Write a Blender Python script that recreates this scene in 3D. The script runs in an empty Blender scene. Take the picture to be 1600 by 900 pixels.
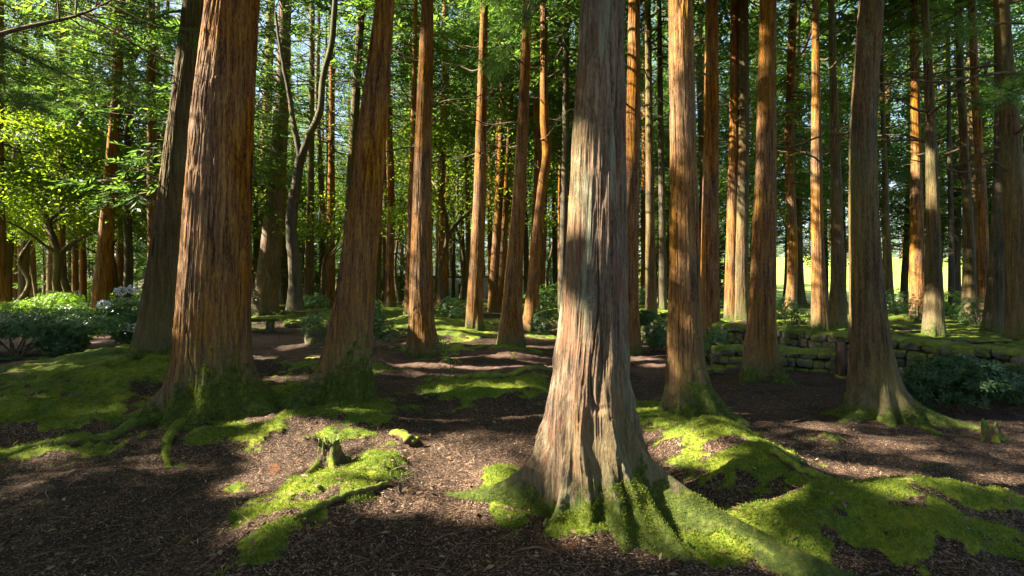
import bpy, math, random
import numpy as np
from mathutils import Vector

random.seed(7)
RNG = np.random.default_rng(11)
S = bpy.context.scene
COL = S.collection

# ------------------------------------------------------------------ camera, world, sun, exposure
CAM_H = 1.6
F = 800.0
HY = 440.0
cam_d = bpy.data.cameras.new('camera')
cam = bpy.data.objects.new('camera', cam_d)
COL.objects.link(cam)
cam.location = (0, 0, CAM_H)
cam.rotation_euler = (math.radians(90), 0, 0)
cam_d.sensor_width = 36
cam_d.lens = 18
cam_d.shift_y = -(450 - HY) / 1600.0
cam_d.clip_start = 0.05
cam_d.clip_end = 2000
S.camera = cam

SUN_EL = 38.0
SUN_BACK = 6.0   # degrees the sun stands behind the picture plane, at the left
COT = math.cos(math.radians(SUN_BACK)) / math.tan(math.radians(SUN_EL))
COTY = math.sin(math.radians(SUN_BACK)) / math.tan(math.radians(SUN_EL))
w = bpy.data.worlds.new('World')
S.world = w
w.use_nodes = True
nt = w.node_tree
sky = nt.nodes.new('ShaderNodeTexSky')
sky.sky_type = 'NISHITA'
sky.sun_disc = False
sky.sun_elevation = math.radians(SUN_EL)
sky.sun_rotation = math.radians(-90 - SUN_BACK)
sky.ozone_density = 0.2
sky.dust_density = 2.0
bg = nt.nodes['Background']
nt.links.new(sky.outputs[0], bg.inputs[0])
bg.inputs[1].default_value = 0.052
sun_d = bpy.data.lights.new('sun', 'SUN')
sun_d.energy = 5.0
sun_d.angle = math.radians(0.5)
sun_d.color = (1.0, 0.88, 0.68)
sun = bpy.data.objects.new('sun', sun_d)
COL.objects.link(sun)
sun.rotation_euler = Vector((COT, COTY, -1)).to_track_quat('-Z', 'Y').to_euler()
sun.location = (-30, 0, 40)
S.view_settings.view_transform = 'Standard'
S.view_settings.look = 'None'
S.view_settings.gamma = 1
S.view_settings.exposure = 2.9
S.render.engine = 'CYCLES'
S.cycles.max_bounces = 7
S.cycles.diffuse_bounces = 4
S.cycles.glossy_bounces = 2
S.cycles.transmission_bounces = 4
S.cycles.caustics_reflective = False
S.cycles.caustics_refractive = False


def at(px, py, Y):
    return np.array([(px - 800) / F * Y, Y, CAM_H - (py - HY) / F * Y])


def depth(py, z=0.0):
    return (CAM_H - z) * F / (py - HY)


def gp(px, py, z=0.0):
    Y = depth(py, z)
    return np.array([(px - 800) / F * Y, Y, z])


# ------------------------------------------------------------------ numpy noise
def _hash(ix, iy, iz, seed):
    h = (ix.astype(np.uint32) * np.uint32(374761393) + iy.astype(np.uint32) * np.uint32(668265263)
         + iz.astype(np.uint32) * np.uint32(2147483647 - 1013) + np.uint32((seed * 974711 + 12345) & 0xffffffff))
    h = (h ^ (h >> np.uint32(13))) * np.uint32(1274126177)
    h = (h ^ (h >> np.uint32(15))) * np.uint32(2246822519)
    h = h ^ (h >> np.uint32(16))
    return (h & np.uint32(0xffffff)).astype(np.float64) / float(0xffffff)


def noise(x, y, z=0.0, seed=0):
    x = np.asarray(x, dtype=np.float64)
    y = np.asarray(y, dtype=np.float64)
    z = np.broadcast_to(np.asarray(z, dtype=np.float64), x.shape)
    fx, fy, fz = np.floor(x), np.floor(y), np.floor(z)
    ix, iy, iz = fx.astype(np.int64), fy.astype(np.int64), fz.astype(np.int64)
    tx, ty, tz = x - fx, y - fy, z - fz
    tx = tx * tx * (3 - 2 * tx); ty = ty * ty * (3 - 2 * ty); tz = tz * tz * (3 - 2 * tz)
    with np.errstate(over='ignore'):
        def c(a, b, d):
            return _hash(ix + a, iy + b, iz + d, seed)
        x00 = c(0, 0, 0) * (1 - tx) + c(1, 0, 0) * tx
        x10 = c(0, 1, 0) * (1 - tx) + c(1, 1, 0) * tx
        x01 = c(0, 0, 1) * (1 - tx) + c(1, 0, 1) * tx
        x11 = c(0, 1, 1) * (1 - tx) + c(1, 1, 1) * tx
    a = x00 * (1 - ty) + x10 * ty
    b = x01 * (1 - ty) + x11 * ty
    return a * (1 - tz) + b * tz


def fbm(x, y, z=0.0, o=4, seed=0):
    v = 0; a = 0.5; s = 0
    for i in range(o):
        f = 2.03 ** i
        v = v + a * noise(np.asarray(x) * f, np.asarray(y) * f, np.asarray(z) * f, seed + i * 17)
        s += a; a *= 0.5
    return v / s


def sstep(a, b, x):
    t = np.clip((x - a) / (b - a), 0, 1)
    return t * t * (3 - 2 * t)


# ------------------------------------------------------------------ mesh helpers
def mk_mesh(name, verts, quads, mats, midx=None, smooth=True, attrs=None):
    verts = np.asarray(verts, dtype=np.float32)
    quads = np.asarray(quads, dtype=np.int32)
    k = quads.shape[1]
    me = bpy.data.meshes.new(name)
    me.vertices.add(len(verts))
    me.vertices.foreach_set('co', verts.ravel())
    me.loops.add(quads.size)
    me.loops.foreach_set('vertex_index', quads.ravel())
    me.polygons.add(len(quads))
    me.polygons.foreach_set('loop_start', np.arange(0, quads.size, k, dtype=np.int32))
    me.polygons.foreach_set('loop_total', np.full(len(quads), k, dtype=np.int32))
    if smooth:
        me.polygons.foreach_set('use_smooth', np.ones(len(quads), dtype=bool))
    for m in mats:
        me.materials.append(m)
    if midx is not None:
        me.polygons.foreach_set('material_index', np.asarray(midx, dtype=np.int32))
    if attrs:
        for n, a in attrs.items():
            at_ = me.attributes.new(n, 'FLOAT', 'POINT')
            at_.data.foreach_set('value', np.asarray(a, dtype=np.float32))
    me.update(calc_edges=True)
    return me


def link(name, me, parent=None, loc=None):
    o = bpy.data.objects.new(name, me)
    COL.objects.link(o)
    if parent is not None:
        o.parent = parent
    if loc is not None:
        o.location = [float(v) for v in loc]
    return o


def thing(name, label, cat, loc=(0, 0, 0), group=None):
    o = bpy.data.objects.new(name, None)
    o.empty_display_size = 0.2
    COL.objects.link(o)
    o.location = [float(v) for v in loc]
    o['label'] = label
    o['category'] = cat
    if group:
        o['group'] = group
    return o


def tag(o, label, cat, group=None):
    o['label'] = label
    o['category'] = cat
    if group:
        o['group'] = group
    return o


class Soup:
    def __init__(s):
        s.v = []; s.q = []; s.m = []; s.n = 0

    def add(s, v, q, m=0):
        if len(q) == 0:
            return
        s.v.append(v); s.q.append(np.asarray(q) + s.n); s.m.append(np.full(len(q), m)); s.n += len(v)

    def mesh(s, name, mats, smooth=True):
        return mk_mesh(name, np.concatenate(s.v), np.concatenate(s.q), mats, np.concatenate(s.m), smooth)


def tube(pts, rad, sides=6, cap=True):
    pts = np.asarray(pts, dtype=float)
    n = len(pts)
    rad = np.broadcast_to(np.asarray(rad, dtype=float), (n,))
    d = np.gradient(pts, axis=0)
    d /= np.linalg.norm(d, axis=1)[:, None] + 1e-9
    ref = np.array([0.13, 0.21, 0.97]) if abs(d[:, 2]).mean() < 0.8 else np.array([1.0, 0.1, 0.05])
    a = np.cross(d, ref); a /= np.linalg.norm(a, axis=1)[:, None] + 1e-9
    b = np.cross(d, a)
    th = np.linspace(0, 2 * np.pi, sides, endpoint=False)
    v = pts[:, None, :] + rad[:, None, None] * (np.cos(th)[None, :, None] * a[:, None, :] + np.sin(th)[None, :, None] * b[:, None, :])
    v = v.reshape(-1, 3)
    i = np.arange(n - 1)[:, None] * sides
    j = np.arange(sides)[None, :]
    j2 = (j + 1) % sides
    q = np.stack([i + j, i + j2, i + sides + j2, i + sides + j], axis=-1).reshape(-1, 4)
    return v, q


def smooth_path(ctrl, n):
    """Catmull-Rom through control rows"""
    c = np.asarray(ctrl, dtype=float)
    c = np.vstack([2 * c[0] - c[1], c, 2 * c[-1] - c[-2]])
    m = len(c) - 3
    t = np.linspace(0, m - 1e-6, n)
    i = t.astype(int); u = (t - i)[:, None]
    p0, p1, p2, p3 = c[i], c[i + 1], c[i + 2], c[i + 3]
    return 0.5 * ((2 * p1) + (-p0 + p2) * u + (2 * p0 - 5 * p1 + 4 * p2 - p3) * u ** 2 + (-p0 + 3 * p1 - 3 * p2 + p3) * u ** 3)


def stamp(tv, tq, pos, fwd, scale, roll=None, up=None):
    """copies of template (x = forward, z = up) at pos, facing fwd"""
    n = len(pos)
    f = fwd / (np.linalg.norm(fwd, axis=1)[:, None] + 1e-9)
    u0 = np.tile(np.array([0, 0, 1.0]), (n, 1)) if up is None else up
    s = np.cross(u0, f)
    bad = np.linalg.norm(s, axis=1) < 1e-3
    s[bad] = [1, 0, 0]
    s /= np.linalg.norm(s, axis=1)[:, None]
    u = np.cross(f, s)
    if roll is not None:
        c, sn = np.cos(roll)[:, None], np.sin(roll)[:, None]
        s, u = s * c + u * sn, u * c - s * sn
    sc = np.broadcast_to(np.asarray(scale, dtype=float), (n,))[:, None, None]
    v = pos[:, None, :] + sc * (tv[None, :, 0:1] * f[:, None, :] + tv[None, :, 1:2] * s[:, None, :] + tv[None, :, 2:3] * u[:, None, :])
    k = len(tv)
    q = (np.arange(n) * k)[:, None, None] + tq[None]
    return v.reshape(-1, 3), q.reshape(-1, tq.shape[1])


def rhomb(p, d, L, W, n=(0, 0, 1)):
    p = np.array(p, float); d = np.array(d, float); d /= np.linalg.norm(d)
    s = np.cross(np.array(n, float), d); s /= np.linalg.norm(s)
    return [p, p + d * L * 0.45 + s * W / 2, p + d * L, p + d * L * 0.45 - s * W / 2]


def spray_template(nf, flen, wid, seed, curl=0.15):
    r = random.Random(seed)
    V = []; Q = []
    for i in range(nf):
        t = 0.05 + 0.85 * i / (nf - 1)
        side = 1 if i % 2 else -1
        a = math.radians(r.uniform(28, 55)) * side
        if i == nf - 1:
            a = 0
        d = (math.cos(a), math.sin(a), r.uniform(-0.35, 0.15))
        V += rhomb((t, 0, -curl * t * t), d, flen * r.uniform(0.7, 1.15) * (1.15 - 0.5 * t), wid, (r.uniform(-.5, .5), r.uniform(-.5, .5), 1))
        Q.append([4 * i, 4 * i + 1, 4 * i + 2, 4 * i + 3])
    return np.array(V), np.array(Q)


def leaf_template(L=1.0, W=0.45):
    v = np.array([[0, 0, 0], [0.45 * L, W / 2, 0.05], [L, 0, -0.06], [0.45 * L, -W / 2, 0.05]])
    return v, np.array([[0, 1, 2, 3]])


# ------------------------------------------------------------------ materials
def new_mat(name):
    m = bpy.data.materials.new(name)
    m.use_nodes = True
    n = m.node_tree.nodes
    return m, n, m.node_tree.links, n['Principled BSDF']


def N(n, typ, **kw):
    x = n.new(typ)
    for k, v in kw.items():
        setattr(x, k, v)
    return x


def ramp(n, stops):
    r = n.new('ShaderNodeValToRGB')
    e = r.color_ramp.elements
    while len(e) > 1:
        e.remove(e[-1])
    e[0].position = stops[0][0]; e[0].color = (*stops[0][1], 1) if len(stops[0][1]) == 3 else stops[0][1]
    for p, c in stops[1:]:
        x = e.new(p); x.color = (*c, 1)
    return r


def mixc(n, l, fac, a, b):
    m = n.new('ShaderNodeMix'); m.data_type = 'RGBA'
    for i, s in ((0, fac), (6, a), (7, b)):
        if hasattr(s, 'links') or hasattr(s, 'is_linked'):
            l.new(s, m.inputs[i])
        else:
            m.inputs[i].default_value = s if i == 0 else (*s, 1)
    return m.outputs[2]


def noise_n(n, l, vec, scale, detail=4, rough=0.6, dist=0.0):
    t = n.new('ShaderNodeTexNoise')
    t.inputs['Scale'].default_value = scale; t.inputs['Detail'].default_value = detail
    t.inputs['Roughness'].default_value = rough; t.inputs['Distortion'].default_value = dist
    l.new(vec, t.inputs['Vector'])
    return t.outputs[0]


def maprange(n, l, v, a, b, c=0.0, d=1.0):
    m = n.new('ShaderNodeMapRange')
    l.new(v, m.inputs[0])
    for i, x in ((1, a), (2, b), (3, c), (4, d)):
        m.inputs[i].default_value = x
    return m.outputs[0]


def math_n(n, l, op, a, b):
    m = n.new('ShaderNodeMath'); m.operation = op
    for i, s in ((0, a), (1, b)):
        if isinstance(s, (int, float)):
            m.inputs[i].default_value = s
        else:
            l.new(s, m.inputs[i])
    return m.outputs[0]


def moss_color(n, l, vec):
    a = noise_n(n, l, vec, 1.7, 4)
    b = noise_n(n, l, vec, 26, 5, 0.75)
    a = math_n(n, l, 'ADD', math_n(n, l, 'MULTIPLY', a, 0.6), math_n(n, l, 'MULTIPLY', noise_n(n, l, vec, 7.5, 4, 0.7), 0.4))
    r1 = ramp(n, [(0.33, (0.038, 0.075, 0.014)), (0.45, (0.08, 0.13, 0.014)), (0.56, (0.17, 0.21, 0.02)), (0.70, (0.28, 0.28, 0.035))])
    l.new(a, r1.inputs[0])
    r2 = ramp(n, [(0.3, (0.45, 0.45, 0.45)), (0.7, (1.25, 1.25, 1.2))])
    l.new(b, r2.inputs[0])
    m = n.new('ShaderNodeMix'); m.data_type = 'RGBA'; m.blend_type = 'MULTIPLY'
    m.inputs[0].default_value = 1
    l.new(r1.outputs[0], m.inputs[6]); l.new(r2.outputs[0], m.inputs[7])
    return m.outputs[2]


def bark_mat(name, dark, mid, light, lichen=0.5, fine=1.0, green=0.0):
    m, n, l, p = new_mat(name)
    tc = N(n, 'ShaderNodeTexCoord')
    mp = N(n, 'ShaderNodeMapping'); mp.inputs['Scale'].default_value = (1, 1, 0.07)
    mp3 = N(n, 'ShaderNodeMapping'); mp3.inputs['Scale'].default_value = (1, 1, 0.22)
    l.new(N(n, 'ShaderNodeTexCoord').outputs['Object'], mp3.inputs[0])
    l.new(tc.outputs['Object'], mp.inputs[0])
    st = mp.outputs[0]
    a = noise_n(n, l, st, 26 * fine, 5, 0.65, 0.4)
    b = noise_n(n, l, mp3.outputs[0], 75 * fine, 4, 0.75)
    ab = math_n(n, l, 'ADD', math_n(n, l, 'MULTIPLY', a, 0.55), math_n(n, l, 'MULTIPLY', b, 0.45))
    r = ramp(n, [(0.40, dark), (0.49, mid), (0.61, light)])
    l.new(ab, r.inputs[0])
    mp2 = N(n, 'ShaderNodeMapping'); mp2.inputs['Scale'].default_value = (1, 1, 0.3)
    l.new(tc.outputs['Object'], mp2.inputs[0])
    big = noise_n(n, l, mp2.outputs[0], 2.6, 4, 0.6, 0.5)
    hue = N(n, 'ShaderNodeHueSaturation')
    l.new(r.outputs[0], hue.inputs['Color'])
    l.new(maprange(n, l, big, 0.3, 0.7, 0.55, 1.35), hue.inputs['Value'])
    l.new(maprange(n, l, noise_n(n, l, mp2.outputs[0], 1.3, 2), 0.35, 0.65, 0.75, 1.12), hue.inputs['Saturation'])
    col = hue.outputs[0]
    if name == 'bark_grey_brown':
        rp = noise_n(n, l, mp2.outputs[0], 7.0, 5, 0.7)
        col = mixc(n, l, maprange(n, l, rp, 0.52, 0.62, 0, 0.55), col, (0.19, 0.075, 0.04))
        gp_ = noise_n(n, l, mp.outputs[0], 9.0, 4, 0.7)
        col = mixc(n, l, maprange(n, l, gp_, 0.56, 0.68, 0, 0.6), col, (0.24, 0.28, 0.19))
    # pale lichen
    li = noise_n(n, l, mp2.outputs[0], 4.2, 6, 0.75)
    lf = noise_n(n, l, tc.outputs['Object'], 55, 3)
    lm = math_n(n, l, 'MULTIPLY', maprange(n, l, li, 0.60 - 0.06 * lichen, 0.70, 0, 1), maprange(n, l, lf, 0.4, 0.6, 0.15, 0.9))
    col = mixc(n, l, math_n(n, l, 'MULTIPLY', lm, min(1.0, lichen)), col, (0.27, 0.31, 0.21))
    if green > 0:
        g = noise_n(n, l, mp2.outputs[0], 1.1, 3)
        col = mixc(n, l, math_n(n, l, 'MULTIPLY', maprange(n, l, g, 0.4, 0.65, 0, 1), green), col, (0.11, 0.13, 0.05))
    # moss
    at_ = N(n, 'ShaderNodeAttribute'); at_.attribute_name = 'moss'
    mm = math_n(n, l, 'ADD', at_.outputs['Fac'], math_n(n, l, 'MULTIPLY', math_n(n, l, 'SUBTRACT', noise_n(n, l, tc.outputs['Object'], 11, 7, 0.75), 0.5), 2.0))
    mf = maprange(n, l, mm, 0.48, 0.54, 0, 1)
    col = mixc(n, l, maprange(n, l, at_.outputs['Fac'], 0.02, 0.45, 0, 0.75), col, mixc(n, l, ab, (0.02, 0.016, 0.008), (0.20, 0.18, 0.10)))
    gm = ramp(n, [(0.35, (0.035, 0.048, 0.010)), (0.52, (0.075, 0.108, 0.018)), (0.66, (0.19, 0.21, 0.04))])
    l.new(noise_n(n, l, tc.outputs['Object'], 17, 6, 0.75), gm.inputs[0])
    col = mixc(n, l, mf, col, gm.outputs[0])
    l.new(col, p.inputs['Base Color'])
    p.inputs['Roughness'].default_value = 0.85
    p.inputs['Specular IOR Level'].default_value = 0.25
    bm = N(n, 'ShaderNodeBump'); bm.inputs['Strength'].default_value = 1.0; bm.inputs['Distance'].default_value = 0.022
    fuzz = noise_n(n, l, tc.outputs['Object'], 130, 3, 0.8)
    h = N(n, 'ShaderNodeMix'); h.data_type = 'FLOAT'
    l.new(mf, h.inputs[0]); l.new(ab, h.inputs[2]); l.new(fuzz, h.inputs[3])
    l.new(h.outputs[0], bm.inputs['Height'])
    l.new(bm.outputs[0], p.inputs['Normal'])
    return m


def leaf_mat(name, cols, trans=0.45, tcol=None, rough=0.5, spec=0.3):
    """cols: stops for per-leaf random"""
    m, n, l, p = new_mat(name)
    g = N(n, 'ShaderNodeNewGeometry'); oi = N(n, 'ShaderNodeObjectInfo')
    v = math_n(n, l, 'ADD', math_n(n, l, 'MULTIPLY', g.outputs['Random Per Island'], 0.65), math_n(n, l, 'MULTIPLY', oi.outputs['Random'], 0.35))
    r = ramp(n, cols); l.new(v, r.inputs[0])
    l.new(r.outputs[0], p.inputs['Base Color'])
    p.inputs['Roughness'].default_value = rough
    p.inputs['Specular IOR Level'].default_value = spec
    tr = N(n, 'ShaderNodeBsdfTranslucent')
    m2 = n.new('ShaderNodeMix'); m2.data_type = 'RGBA'; m2.blend_type = 'MULTIPLY'; m2.inputs[0].default_value = 1
    l.new(r.outputs[0], m2.inputs[6]); m2.inputs[7].default_value = (*(tcol or (2.2, 2.3, 0.8)), 1)
    l.new(m2.outputs[2], tr.inputs[0])
    ms = N(n, 'ShaderNodeMixShader'); ms.inputs[0].default_value = trans
    l.new(p.outputs[0], ms.inputs[1]); l.new(tr.outputs[0], ms.inputs[2])
    l.new(ms.outputs[0], n['Material Output'].inputs[0])
    return m


def plain(name, c1, c2, scale=8, rough=0.85, bump=0.4, bscale=40, moss=False, stretch=None):
    m, n, l, p = new_mat(name)
    tc = N(n, 'ShaderNodeTexCoord')
    vec = tc.outputs['Object']
    if stretch:
        mp = N(n, 'ShaderNodeMapping'); mp.inputs['Scale'].default_value = stretch
        l.new(vec, mp.inputs[0]); vec = mp.outputs[0]
    a = noise_n(n, l, vec, scale, 6, 0.7)
    r = ramp(n, [(0.35, c1), (0.65, c2)]); l.new(a, r.inputs[0])
    col = r.outputs[0]
    if moss:
        g = N(n, 'ShaderNodeNewGeometry'); sx = N(n, 'ShaderNodeSeparateXYZ'); l.new(g.outputs['Normal'], sx.inputs[0])
        v = math_n(n, l, 'ADD', sx.outputs[2], math_n(n, l, 'MULTIPLY', noise_n(n, l, tc.outputs['Object'], 6, 5, 0.7), 1.7))
        col = mixc(n, l, maprange(n, l, v, 0.85, 1.15, 0, 1), col, moss_color(n, l, tc.outputs['Object']))
    l.new(col, p.inputs['Base Color']); p.inputs['Roughness'].default_value = rough
    p.inputs['Specular IOR Level'].default_value = 0.3
    b = N(n, 'ShaderNodeBump'); b.inputs['Strength'].default_value = bump; b.inputs['Distance'].default_value = 0.02
    l.new(noise_n(n, l, vec, bscale, 4, 0.7), b.inputs['Height']); l.new(b.outputs[0], p.inputs['Normal'])
    return m


def litter_mat():
    m, n, l, p = new_mat('litter')
    g = N(n, 'ShaderNodeNewGeometry')
    r = ramp(n, [(0.0, (0.012, 0.007, 0.005)), (0.5, (0.045, 0.027, 0.018)), (0.82, (0.17, 0.11, 0.075)), (0.96, (0.36, 0.27, 0.19)), (1.0, (0.2, 0.07, 0.03))])
    l.new(g.outputs['Random Per Island'], r.inputs[0])
    l.new(r.outputs[0], p.inputs['Base Color']); p.inputs['Roughness'].default_value = 0.8
    p.inputs['Specular IOR Level'].default_value = 0.25
    return m


def ground_mat():
    m, n, l, p = new_mat('forest_floor')
    tc = N(n, 'ShaderNodeTexCoord'); v = tc.outputs['Object']
    big = noise_n(n, l, v, 1.1, 5, 0.6)
    vo = N(n, 'ShaderNodeTexVoronoi'); vo.inputs['Scale'].default_value = 120; l.new(v, vo.inputs['Vector'])
    hs = N(n, 'ShaderNodeSeparateXYZ'); l.new(vo.outputs['Color'], hs.inputs[0])
    chips = ramp(n, [(0.0, (0.010, 0.006, 0.004)), (0.5, (0.042, 0.024, 0.016)), (0.85, (0.125, 0.078, 0.052)), (1.0, (0.32, 0.22, 0.15))])
    l.new(hs.outputs[0], chips.inputs[0])
    soil = N(n, 'ShaderNodeHueSaturation'); l.new(chips.outputs[0], soil.inputs['Color'])
    l.new(maprange(n, l, big, 0.3, 0.7, 0.45, 1.15), soil.inputs['Value'])
    am = N(n, 'ShaderNodeAttribute'); am.attribute_name = 'moss'
    ap = N(n, 'ShaderNodeAttribute'); ap.attribute_name = 'path'
    ad = N(n, 'ShaderNodeAttribute'); ad.attribute_name = 'meadow'
    pathc = mixc(n, l, hs.outputs[1], (0.13, 0.07, 0.055), (0.21, 0.13, 0.10))
    col = mixc(n, l, math_n(n, l, 'MULTIPLY', ap.outputs['Fac'], maprange(n, l, noise_n(n, l, v, 5, 6, .7), .35, .65, .15, .8)), soil.outputs[0], pathc)
    mm = math_n(n, l, 'ADD', am.outputs['Fac'], math_n(n, l, 'MULTIPLY', math_n(n, l, 'SUBTRACT', noise_n(n, l, v, 22, 7, 0.78), 0.5), 1.6))
    mf = maprange(n, l, mm, 0.46, 0.60, 0, 1)
    col = mixc(n, l, mf, col, moss_color(n, l, v))
    gr = ramp(n, [(0.35, (0.14, 0.22, 0.04)), (0.65, (0.30, 0.36, 0.08))]); l.new(noise_n(n, l, v, 0.6, 5), gr.inputs[0])
    col = mixc(n, l, ad.outputs['Fac'], col, gr.outputs[0])
    l.new(col, p.inputs['Base Color'])
    p.inputs['Roughness'].default_value = 0.9; p.inputs['Specular IOR Level'].default_value = 0.2
    b1 = N(n, 'ShaderNodeBump'); b1.inputs['Strength'].default_value = 0.8; b1.inputs['Distance'].default_value = 0.015
    h = N(n, 'ShaderNodeMix'); h.data_type = 'FLOAT'
    l.new(mf, h.inputs[0]); l.new(hs.outputs[0], h.inputs[2]); l.new(noise_n(n, l, v, 70, 5, 0.8), h.inputs[3])
    l.new(h.outputs[0], b1.inputs['Height'])
    l.new(b1.outputs[0], p.inputs['Normal'])
    return m


M = {}
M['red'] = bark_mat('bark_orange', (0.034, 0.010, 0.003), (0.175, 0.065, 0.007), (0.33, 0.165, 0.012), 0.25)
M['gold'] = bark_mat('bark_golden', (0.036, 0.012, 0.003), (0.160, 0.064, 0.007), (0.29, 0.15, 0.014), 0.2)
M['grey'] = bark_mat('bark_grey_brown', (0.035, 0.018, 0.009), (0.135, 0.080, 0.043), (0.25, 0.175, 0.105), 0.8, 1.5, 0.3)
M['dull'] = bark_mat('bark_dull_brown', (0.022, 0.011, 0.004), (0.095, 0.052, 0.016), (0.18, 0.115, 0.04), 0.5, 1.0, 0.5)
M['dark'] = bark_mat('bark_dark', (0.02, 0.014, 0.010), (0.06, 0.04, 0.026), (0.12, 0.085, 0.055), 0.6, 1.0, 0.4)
M['stone'] = plain('wall_stone', (0.04, 0.036, 0.028), (0.16, 0.145, 0.115), 7, bump=0.8, moss=True)
M['pale_stone'] = plain('pale_wall_stone', (0.16, 0.15, 0.125), (0.34, 0.32, 0.27), 7, bump=0.8)
M['boulder'] = plain('mossy_boulder', (0.05, 0.047, 0.038), (0.17, 0.155, 0.125), 9, bump=0.9, moss=True)
M['wood'] = plain('weathered_wood', (0.03, 0.02, 0.014), (0.10, 0.06, 0.04), 12, stretch=(1, 1, 0.1))
M['redwood'] = plain('reddish_board', (0.07, 0.03, 0.02), (0.20, 0.09, 0.06), 12, stretch=(1, 1, 0.1))
M['twig'] = plain('bare_twig', (0.05, 0.035, 0.022), (0.17, 0.12, 0.075), 14)
M['mosstwig'] = plain('mossy_wood', (0.05, 0.032, 0.02), (0.15, 0.10, 0.06), 14, moss=True, bump=0.9)
M['white_wall'] = plain('white_plaster', (0.66, 0.66, 0.64), (0.78, 0.78, 0.76), 3, bump=0.05)
M['roof'] = plain('grey_roof', (0.15, 0.15, 0.15), (0.28, 0.27, 0.26), 6)
M['petal'] = plain('petals', (0.55, 0.62, 0.72), (0.78, 0.82, 0.86), 30, rough=0.6)
M['litter'] = litter_mat()
M['ground'] = ground_mat()
M['needle'] = leaf_mat('cedar_needles', [(0.0, (0.03, 0.072, 0.034)), (0.5, (0.06, 0.12, 0.042)), (1.0, (0.13, 0.185, 0.048))], 0.45, (2.4, 2.4, 0.9))
M['bright'] = leaf_mat('broad_leaves', [(0.0, (0.055, 0.10, 0.016)), (0.5, (0.10, 0.155, 0.022)), (1.0, (0.17, 0.23, 0.03))], 0.55, (2.4, 2.4, 0.8))
M['shrub'] = leaf_mat('shrub_leaves', [(0.0, (0.025, 0.07, 0.022)), (0.5, (0.06, 0.13, 0.045)), (1.0, (0.14, 0.22, 0.09))], 0.25, rough=0.35, spec=0.5)
M['lightshrub'] = leaf_mat('light_shrub_leaves', [(0.0, (0.07, 0.15, 0.02)), (1.0, (0.17, 0.27, 0.05))], 0.4)
M['deadleaf'] = leaf_mat('dead_leaves', [(0, (.08, .045, .025)), (.6, (.2, .13, .08)), (1, (.33, .25, .17))], .2, (1, 1, 1))
M['darkshrub'] = leaf_mat('dark_shrub_leaves', [(0.0, (0.012, 0.035, 0.014)), (0.5, (0.025, 0.065, 0.024)), (1.0, (0.05, 0.105, 0.03))], 0.25, rough=0.55, spec=0.3)
M['rust'] = leaf_mat('rust_fronds', [(0, (.10, .03, .012)), (1, (.26, .10, .04))], .2, (1, 1, 1))
M['fern'] = leaf_mat('fern_leaves', [(0.0, (0.03, 0.13, 0.03)), (1.0, (0.06, 0.2, 0.05))], 0.4)
M['mossblade'] = leaf_mat('moss_blades', [(0.0, (0.035, 0.07, 0.012)), (0.35, (0.085, 0.135, 0.014)), (0.75, (0.19, 0.23, 0.02)), (1.0, (0.30, 0.29, 0.04))], 0.35, (1.6, 1.7, 0.7))

# ------------------------------------------------------------------ terrain
MOSS = [  # px, py, rx, ry, weight, mound height
    (120, 600, 230, 38, 1.0, 0.16), (70, 655, 190, 30, 0.9, 0.08), (60, 712, 120, 14, 0.8, 0.02), (200, 575, 120, 20, 1, 0.10),
    (400, 645, 55, 35, 1.0, 0.04), (360, 692, 120, 22, 0.9, 0.05), (300, 725, 70, 16, 0.5, 0.0), (440, 672, 70, 16, 0.8, 0.03),
    (470, 800, 95, 60, 1.0, 0.06), (430, 860, 60, 45, 0.85, 0.02), (590, 745, 50, 34, 1.0, 0.06), (540, 790, 70, 40, 0.8, 0.03), (380, 770, 50, 30, 0.55, 0.0),
    (740, 620, 95, 17, 1.05, 0.12), (835, 612, 40, 22, 1.0, 0.10), (690, 604, 45, 9, 0.8, 0.03),
    (1030, 655, 70, 30, 0.95, 0.04), (1120, 715, 95, 30, 1.1, 0.20), (1190, 765, 110, 32, 1.1, 0.16), (1330, 820, 170, 40, 1.05, 0.14), (1250, 855, 90, 45, 0.9, 0.05),
    (1480, 870, 150, 45, 0.95, 0.08), (1560, 800, 90, 24, 0.95, 0.08), (1440, 800, 100, 20, 0.85, 0.08), (1280, 683, 60, 8, 0.6, 0.02),
    (785, 760, 38, 30, 1.0, 0.04), (930, 850, 90, 40, 0.9, 0.03), (1120, 860, 90, 40, 1.0, 0.05), (800, 810, 40, 16, 0.7, 0.0),
    (530, 655, 85, 28, 1.0, 0.08), (600, 650, 60, 14, 0.6, 0.03), (490, 668, 60, 12, 0.9, 0.03),
    (500, 575, 70, 12, 0.8, 0.04), (570, 590, 60, 10, 0.6, 0.05), (430, 562, 40, 6, 0.7, 0.05), (620, 520, 60, 22, 1, 0.25), (700, 525, 80, 20, 1, 0.2),
    (720, 553, 90, 9, 0.8, 0.06), (795, 556, 50, 10, 1.0, 0.1), (840, 585, 60, 9, 0.8, 0.05), (660, 575, 40, 7, 0.8, 0.04), (590, 575, 25, 12, 1, 0.1),
    (455, 492, 50, 8, 0.9, 0.1), (540, 495, 80, 10, 1, 0.2), (850, 500, 60, 10, 0.7, 0.1), (700, 480, 100, 12, 1, 0.3),
]
_ms = []
for (px, py, rx, ry, wt, h) in MOSS:
    c = gp(px, py); Yn = depth(py + ry); Yf = depth(max(py - ry, 446))
    _ms.append((c[0], 0.5 * (Yn + Yf), rx / F * c[1], 0.5 * (Yf - Yn), wt, h))

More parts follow.
